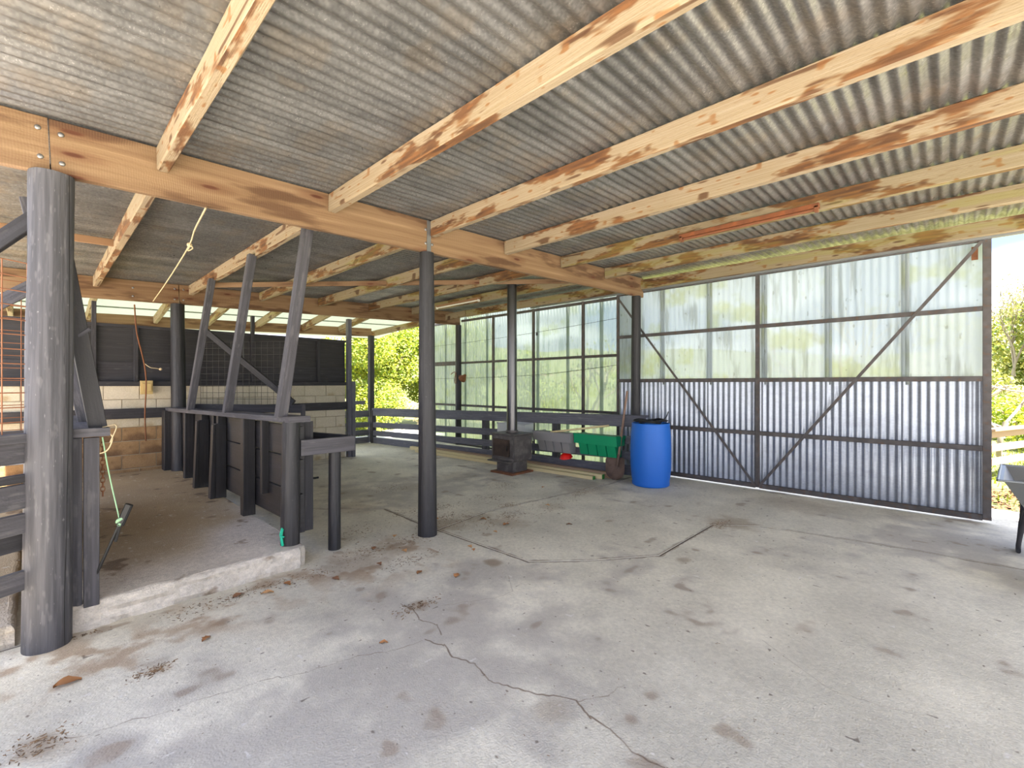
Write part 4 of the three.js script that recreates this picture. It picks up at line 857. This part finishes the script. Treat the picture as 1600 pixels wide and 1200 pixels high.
// ---------------------------------------------------------------- loose leaves and litter on the floor
reseed(909);
{
  const leafGeo = () => {
    const pos = [], uv = [], idx = [], n = 6;
    for (let i = 0; i <= n; i++) { const t = i / n, w = 0.34 * Math.sin(Math.PI * Math.pow(t, 0.8)) * (0.8 + 0.4 * (i % 2)); for (const s of [-1, 0, 1]) { pos.push(s * w, 0.1 * Math.abs(s) * (0.5 + rnd()) + 0.12 * Math.sin(t * 3) * (0.5 + rnd() * 0.8), t - 0.5); uv.push(s, t); } }
    for (let i = 0; i < n; i++) for (let k = 0; k < 2; k++) { const p = i * 3 + k, q = p + 3; idx.push(p, p + 1, q + 1, p, q + 1, q); }
    return geoFrom(pos, uv, idx, true);
  };
  const geos = [leafGeo(), leafGeo(), leafGeo()];
  const cols = [0xb88150, 0x9a6a40, 0xc99a68, 0x8a6244].map(c => std({ color: c, roughness: 0.9, side: THREE.DoubleSide }));
  const spots = [[0.1, 3.07, 0.1], [1.53, 3.28, 0.07], [2.19, 2.68, 0.07], [2.03, 2.93, 0.06], [2.63, 2.99, 0.05], [2.66, 3.07, 0.06], [1.34, 2.28, 0.05], [0.66, 3.04, 0.06], [3.34, 3.29, 0.07], [3.3, 3.59, 0.07], [4.21, 3.45, 0.06], [3.79, 2.82, 0.06],
    [1.1, 3.4, 0.08], [1.25, 3.45, 0.07], [0.95, 3.5, 0.08], [2.2, 3.4, 0.07], [2.05, 3.65, 0.07], [2.35, 3.8, 0.06], [2.95, 3.95, 0.07], [4.9, 4.1, 0.06], [3.1, 3.2, 0.05], [1.9, 3.3, 0.06]];
  const leafLabels = ['large curled dry leaf alone in the left foreground, nearest the thick cracked pole', 'dry leaf on the floor just in front of the race platform corner', 'dry leaf on open floor midway between short post and middle pole, nearest the camera', 'dry leaf in the open floor left of the middle pole foot, second nearest the camera',
    'small dry leaf in front of the middle pole foot', 'small dry leaf touching the floor joint right before the middle pole', 'small pale dry leaf near the start of the long floor crack', 'small dry leaf along the faint crack in front of the platform', 'dry leaf right of the middle pole near the floor joint', 'dry leaf on the floor joint right of the middle pole',
    'dry leaf on the long straight floor joint towards the shovel', 'dry leaf alone on the floor towards the sliding door', 'dry leaf at the platform kerb, middle of three', 'dry leaf at the platform kerb, nearest the corner log', 'dry leaf at the platform kerb, nearest the thick pole', 'dry leaf on the floor beside the short round post foot', 'dry leaf behind the short round post', 'dry leaf between short post and middle pole, towards the back', 'dry leaf behind the middle pole', 'dry leaf nearest the stove on open floor', 'dry leaf in front of the floor joint right of the middle pole', 'dry leaf in front of the short round post'];
  for (const [li, [u, v, s]] of spots.entries()) {
    const m = solo('dry_leaf', geos[Math.floor(rnd() * 3)], cols[Math.floor(rnd() * 4)], leafLabels[li], 'leaf', 'dry leaves scattered on the concrete floor');
    m.scale.setScalar(s); m.position.copy(V(u, v, 0.001)); m.rotation.y = rnd() * 6.3;
  }
  const g = new THREE.BoxGeometry(1, 0.35, 0.35), N = 4200, im = new THREE.InstancedMesh(g, std({ color: 0xffffff, roughness: 1 }), N), mt = new THREE.Matrix4(), q = new THREE.Quaternion(), col = new THREE.Color();
  let k = 0;
  const put = (u, v, s) => { q.setFromEuler(new THREE.Euler(rr(-0.2, 0.2), rnd() * 6.3, rr(-0.2, 0.2))); mt.compose(V(u, v, s * 0.15), q, new THREE.Vector3(s * rr(0.7, 2.2), s * 0.6, s * rr(0.5, 1))); im.setMatrixAt(k, mt); const w = rnd(); im.setColorAt(k++, col.setRGB(mix(0.1, 0.3, w), mix(0.06, 0.19, w), mix(0.035, 0.1, w))); };
  const near = [[0.75, 3.5, 0.22, 0.1], [1.05, 3.52, 0.25, 0.08], [1.4, 3.5, 0.22, 0.1], [1.72, 2.5, 0.14, 0.05], [0.4, 2.9, 0.07, 0.04], [0, 2.65, 0.08, 0.07], [2.95, 3.75, 0.3, 0.15], [2.45, 3.6, 0.16, 0.1], [1.9, 3.6, 0.25, 0.15], [3.3, 3.5, 0.3, 0.2], [4.2, 3.4, 0.4, 0.2], [0.15, 3.62, 0.1, 0.03], [3.1, 3.95, 0.2, 0.12], [3.6, 3.5, 0.16, 0.1], [2.9, 4.4, 0.25, 0.2], [3.3, 4.3, 0.18, 0.12], [4.0, 4.2, 0.2, 0.12], [4.6, 4.6, 0.2, 0.15], [3.9, 3.8, 0.12, 0.08], [5.0, 3.5, 0.2, 0.08], [3.4, 5.6, 0.25, 0.2], [2.2, 4.2, 0.25, 0.2], [4.9, 1.7, 0.15, 0.06], [2.1, 3.2, 0.2, 0.08]];
  while (k < N) {
    if (rnd() < 0.78) { const [u, v, su, sv] = near[Math.floor(rnd() * near.length)], gx = (rnd() + rnd() + rnd() - 1.5) * 1.3, gy = (rnd() + rnd() + rnd() - 1.5) * 1.3; const vv = v + gy * sv; if (u < 1.6 && vv > 3.62) continue; put(u + gx * su, vv, rr(0.003, 0.012)); }
    else { const u = rr(0.2, 6), v = rr(0.3, 7); if (u < 1.75 && v > 3.6) continue; put(u, v, rr(0.002, 0.007)); }
  }
  im.name = 'leaf_litter'; im.castShadow = im.receiveShadow = true; info(im, { kind: 'stuff', label: 'brown leaf crumbs and twigs scattered over the concrete floor', category: 'litter' }); scene.add(im);
}

// ---------------------------------------------------------------- outside: fence, bushes, trees
reseed(1010);
{
  const t = thing('paddock_fence', 'pale timber paddock fence outside beyond the wheelbarrow', 'fence', V(10.9, -0.7, -0.1));
  const a = V(10.25, -0.47, 0), b = V(13.6, -1.75, 0), at = (s, y) => a.clone().lerp(b, s).setY(y);
  for (const [y, h] of [[0.66, 0.1], [0.45, 0.11], [0.235, 0.11]]) part(t, 'rail', bar(at(0, y), at(1, y), 0.035, h), M.outFence);
  part(t, 'cap_rail', bar(at(-0.01, 0.735), at(1, 0.735), 0.14, 0.035), M.outFence);
  for (const s of [0.0, 0.5, 1]) { const p = at(s, 0); part(t, 'post', vbar(p.x + 0.03, -p.z + 0.05, -0.2, 0.71, 0.1, 0.1), M.outFence); }
}
const leafQuad = (() => { const pos = [0, 0, 0, -0.5, 0.08, 0.5, 0, 0, 1, 0.5, 0.08, 0.5], uv = [0, 0, 0, 1, 1, 1, 1, 0]; return geoFrom(pos, uv, [0, 1, 2, 0, 2, 3], false); })();
function foliage(t, n, place, cols, size) {
  const im = new THREE.InstancedMesh(leafQuad, M.leafGreen, n), mt = new THREE.Matrix4(), q = new THREE.Quaternion(), c = new THREE.Color(), w = new THREE.Vector3();
  for (let p = t; p && p !== scene; p = p.parent) w.add(p.position);
  for (let i = 0; i < n; i++) {
    const p = place(i); q.setFromEuler(new THREE.Euler(rr(-1.4, 1.4), rnd() * 6.3, rr(-1.4, 1.4)));
    const s = size * rr(0.6, 1.3); mt.compose(p.sub(w), q, new THREE.Vector3(s * 0.75, s, s)); im.setMatrixAt(i, mt);
    const k = cols[Math.floor(rnd() * cols.length)], l = rr(0.75, 1.2); im.setColorAt(i, c.setRGB(k[0] * l, k[1] * l, k[2] * l));
  }
  im.name = 'foliage'; im.castShadow = im.receiveShadow = true; im.userData.kind = 'stuff'; t.add(im); return im;
}
function branches(list, p, d, len, r, depth, o) {
  const q = p.clone().addScaledVector(d, len * 0.5).add(new THREE.Vector3(rr(-1, 1), rr(-0.3, 0.6), rr(-1, 1)).multiplyScalar(len * (o.kink ?? 0.08))), e = p.clone().addScaledVector(d, len);
  list.push(new THREE.TubeGeometry(new THREE.CatmullRomCurve3([p, q, e]), 3, r, depth > 1 ? 6 : 4, false));
  if (o.ends && depth <= 1) o.ends.push(e.clone(), q.clone());
  if (depth <= 0) return;
  const n = o.n ?? 3;
  for (let i = 0; i < n; i++) {
    const nd = d.clone().add(new THREE.Vector3(rr(-1, 1), rr(o.lo ?? -0.3, o.hi ?? 0.6), rr(-1, 1)).multiplyScalar(o.spread ?? 0.7)).normalize();
    branches(list, i ? p.clone().lerp(e, rr(0.55, 1)) : e, nd, len * rr(0.6, 0.82), r * 0.62, depth - 1, o);
  }
}
const LIME = [[0.34, 0.38, 0.015], [0.4, 0.42, 0.02], [0.26, 0.34, 0.02], [0.19, 0.29, 0.02]], OLIVE = [[0.22, 0.27, 0.035], [0.28, 0.33, 0.05], [0.15, 0.22, 0.035], [0.33, 0.34, 0.09]], GOLD = [[0.36, 0.34, 0.06], [0.3, 0.31, 0.06], [0.24, 0.28, 0.05]];
function bush(name, label, cat, u, v, r, h, n, size, cols, lumps = 9) {
  const y0 = groundY(u, v), t = thing(name, label, cat, V(u, v, y0 - 0.02)), L = [], stems = [];
  for (let i = 0; i < lumps; i++) { const a = rnd() * 6.3, d = Math.sqrt(rnd()) * r * 0.7; L.push([u + d * Math.cos(a), v + d * Math.sin(a), y0 + h * rr(0.15, 0.82), r * rr(0.3, 0.55)]); }
  for (const l of L) stems.push(wire([V(u + rr(-0.2, 0.2), v + rr(-0.2, 0.2), y0 - 0.05), V(mix(u, l[0], 0.4), mix(v, l[1], 0.4), mix(y0, l[2], 0.6)), V(l[0], l[1], l[2])], 0.015 + 0.008 * r, 5, 4));
  part(t, 'stem', stems, M.bark);
  foliage(t, n, () => { const l = L[Math.floor(rnd() * L.length)], a = rnd() * 6.3, z = rr(-1, 1), s = Math.sqrt(1 - z * z), k = l[3] * Math.pow(rnd(), 0.25); return V(l[0] + k * s * Math.cos(a), l[1] + k * s * Math.sin(a), Math.max(y0, l[2] + k * z * 0.9)); }, cols, size);
  return t;
}
function tree(name, label, u, v, h, mat, o, cols, leaves, size) {
  const y0 = groundY(u, v), t = thing(name, label, 'tree', V(u, v, y0)), list = []; o.ends = [];
  branches(list, V(u, v, y0 - 0.1), new THREE.Vector3(rr(-0.1, 0.1), 1, rr(-0.1, 0.1)).normalize(), h * (o.trunk ?? 0.34), h * (o.thick ?? 0.018), o.depth ?? 4, o);
  part(t, 'branches', list, mat);
  if (leaves) foliage(t, leaves, () => { const e = o.ends[Math.floor(rnd() * o.ends.length)]; return e.clone().add(new THREE.Vector3(rr(-1, 1), rr(-1, 1), rr(-1, 1)).multiplyScalar(h * 0.05)); }, cols, size);
  return t;
}
bush('bush', 'large bright yellow-green bush behind the rear corner post', 'bush', 8.3, 14.4, 2.1, 4.4, 32000, 0.09, LIME, 14);
bush('bush', 'darker olive green bush behind the middle pole, right of the bright bush', 'bush', 10.6, 13.6, 2.0, 4.6, 28000, 0.085, [...OLIVE, ...LIME], 12);
bush('bush', 'loose lime bush seen left of the rear corner post', 'bush', 7.6, 16.8, 1.4, 3.6, 9000, 0.09, LIME, 7);
bush('bush', 'low green bush at the foot of the rear fence', 'bush', 6.5, 12.6, 0.7, 0.9, 3500, 0.06, LIME, 6);
bush('bush', 'dry pale straw-coloured bush low behind the middle pole', 'bush', 9.0, 12.4, 0.7, 1.3, 2200, 0.07, [[0.55, 0.5, 0.32], [0.5, 0.42, 0.3], [0.4, 0.42, 0.16]], 6);
bush('bush', 'yellow-green bush seen blurred through the left of the translucent wall', 'bush', 12.4, 10.6, 1.5, 2.6, 6000, 0.1, LIME, 8);
bush('bush', 'green bush seen blurred through the middle of the translucent wall', 'bush', 13.0, 6.6, 1.6, 2.4, 6000, 0.1, LIME, 8);
bush('bush', 'green bush behind the iron door near the translucent wall', 'bush', 12.4, 3.6, 1.4, 2.2, 4000, 0.1, LIME, 8);
bush('bush', 'bright green bush beyond the paddock fence at the right edge', 'bush', 15.6, -1.4, 1.1, 1.4, 6000, 0.09, LIME, 8);
bush('bush', 'yellow shrub further behind the paddock fence at the right', 'bush', 19.0, -0.7, 1.5, 2.2, 5000, 0.11, GOLD, 8);
bush('bush', 'olive shrub on the rise beyond the right-hand bare tree', 'bush', 26, -3.6, 2.6, 4.2, 6000, 0.18, [...GOLD, ...OLIVE], 9);
bush('bush', 'olive golden thicket on the far hill beside the door edge', 'bush', 30, -0.6, 3.0, 4.6, 6000, 0.2, GOLD, 9);
tree('bare_tree', 'low bare pale tree with drooping branches behind the paddock fence', 13.2, -0.75, 2.5, M.paleBark, { depth: 4, n: 3, spread: 1.3, lo: -0.9, hi: 0.5, kink: 0.2, trunk: 0.36 });
tree('bare_tree', 'tall bare spring tree with faint buds beyond the right edge bushes', 25, -1.9, 5.2, M.paleBark, { depth: 5, n: 3, thick: 0.01, spread: 0.62, lo: 0.0, hi: 0.9 }, GOLD, 1500, 0.07);
tree('bare_tree', 'second tall bare tree further right beyond the paddock fence', 29, -3.4, 5.6, M.paleBark, { depth: 5, n: 3, thick: 0.01, spread: 0.62, lo: 0.0, hi: 0.9 }, GOLD, 1500, 0.08);
tree('bare_tree', 'thin dark leafless tree seen through the translucent wall', 8.9, 6.0, 2.7, M.bark, { depth: 4, n: 3, spread: 0.8, lo: -0.2, hi: 0.7, trunk: 0.4 }, OLIVE, 500, 0.07);
tree('bare_tree', 'overhanging bare tree whose twigs show in the sky beside the door edge', 11.6, 1.5, 4.0, M.bark, { thick: 0.012, depth: 4, n: 3, spread: 0.8, lo: -0.1, hi: 0.6 });
// grass and brown leaf litter between the concrete and the paddock fence
{
  const N = 5200, blade = geoFrom([-0.5, 0, 0, 0.5, 0, 0, 0.1, 1, 0.25], [0, 0, 1, 0, 0.5, 1], [0, 1, 2], false);
  const im = new THREE.InstancedMesh(blade, M.leafGreen, N), mt = new THREE.Matrix4(), q = new THREE.Quaternion(), c = new THREE.Color();
  for (let i = 0; i < N; i++) {
    let u, v; if (i < 3400) { u = rr(8.6, 15); v = rr(-2.6, 0.6); } else { u = rr(5.8, 11); v = rr(11.2, 14); }
    if (i < 3400 && u < 9.6 && fbm(u * 2, v * 2, 2) < 0.5) u += 2;
    q.setFromEuler(new THREE.Euler(rr(-0.5, 0.5), rnd() * 6.3, rr(-0.4, 0.4))); const s = rr(0.05, 0.15);
    mt.compose(V(u, v, groundY(u, v) - 0.01), q, new THREE.Vector3(0.018, s, s)); im.setMatrixAt(i, mt);
    const k = LIME[Math.floor(rnd() * 4)], l = rr(0.6, 1); im.setColorAt(i, c.setRGB(k[0] * l, k[1] * l, k[2] * l));
  }
  im.name = 'grass'; im.castShadow = im.receiveShadow = true; info(im, { kind: 'stuff', label: 'short bright green grass growing outside the shed', category: 'grass' }); scene.add(im);
  const n2 = 2600, lf = new THREE.InstancedMesh(leafQuad, M.leafDry, n2);
  for (let i = 0; i < n2; i++) { const u = rr(7.75, 9.7), v = rr(-2.2, 0.9); q.setFromEuler(new THREE.Euler(rr(-0.4, 0.4), rnd() * 6.3, rr(-0.4, 0.4))); const s = rr(0.04, 0.09); mt.compose(V(u, v, groundY(u, v) + 0.015 + 0.02 * rnd()), q, new THREE.Vector3(s, s, s)); lf.setMatrixAt(i, mt); const l = rr(0.4, 1.1); lf.setColorAt(i, c.setRGB(0.8 * l, 0.7 * l, 0.6 * l)); }
  lf.name = 'fallen_leaves'; lf.castShadow = lf.receiveShadow = true; info(lf, { kind: 'stuff', label: 'brown fallen leaves on the ground outside beside the concrete', category: 'leaves' }); scene.add(lf);
}

renderer.render(scene, camera);
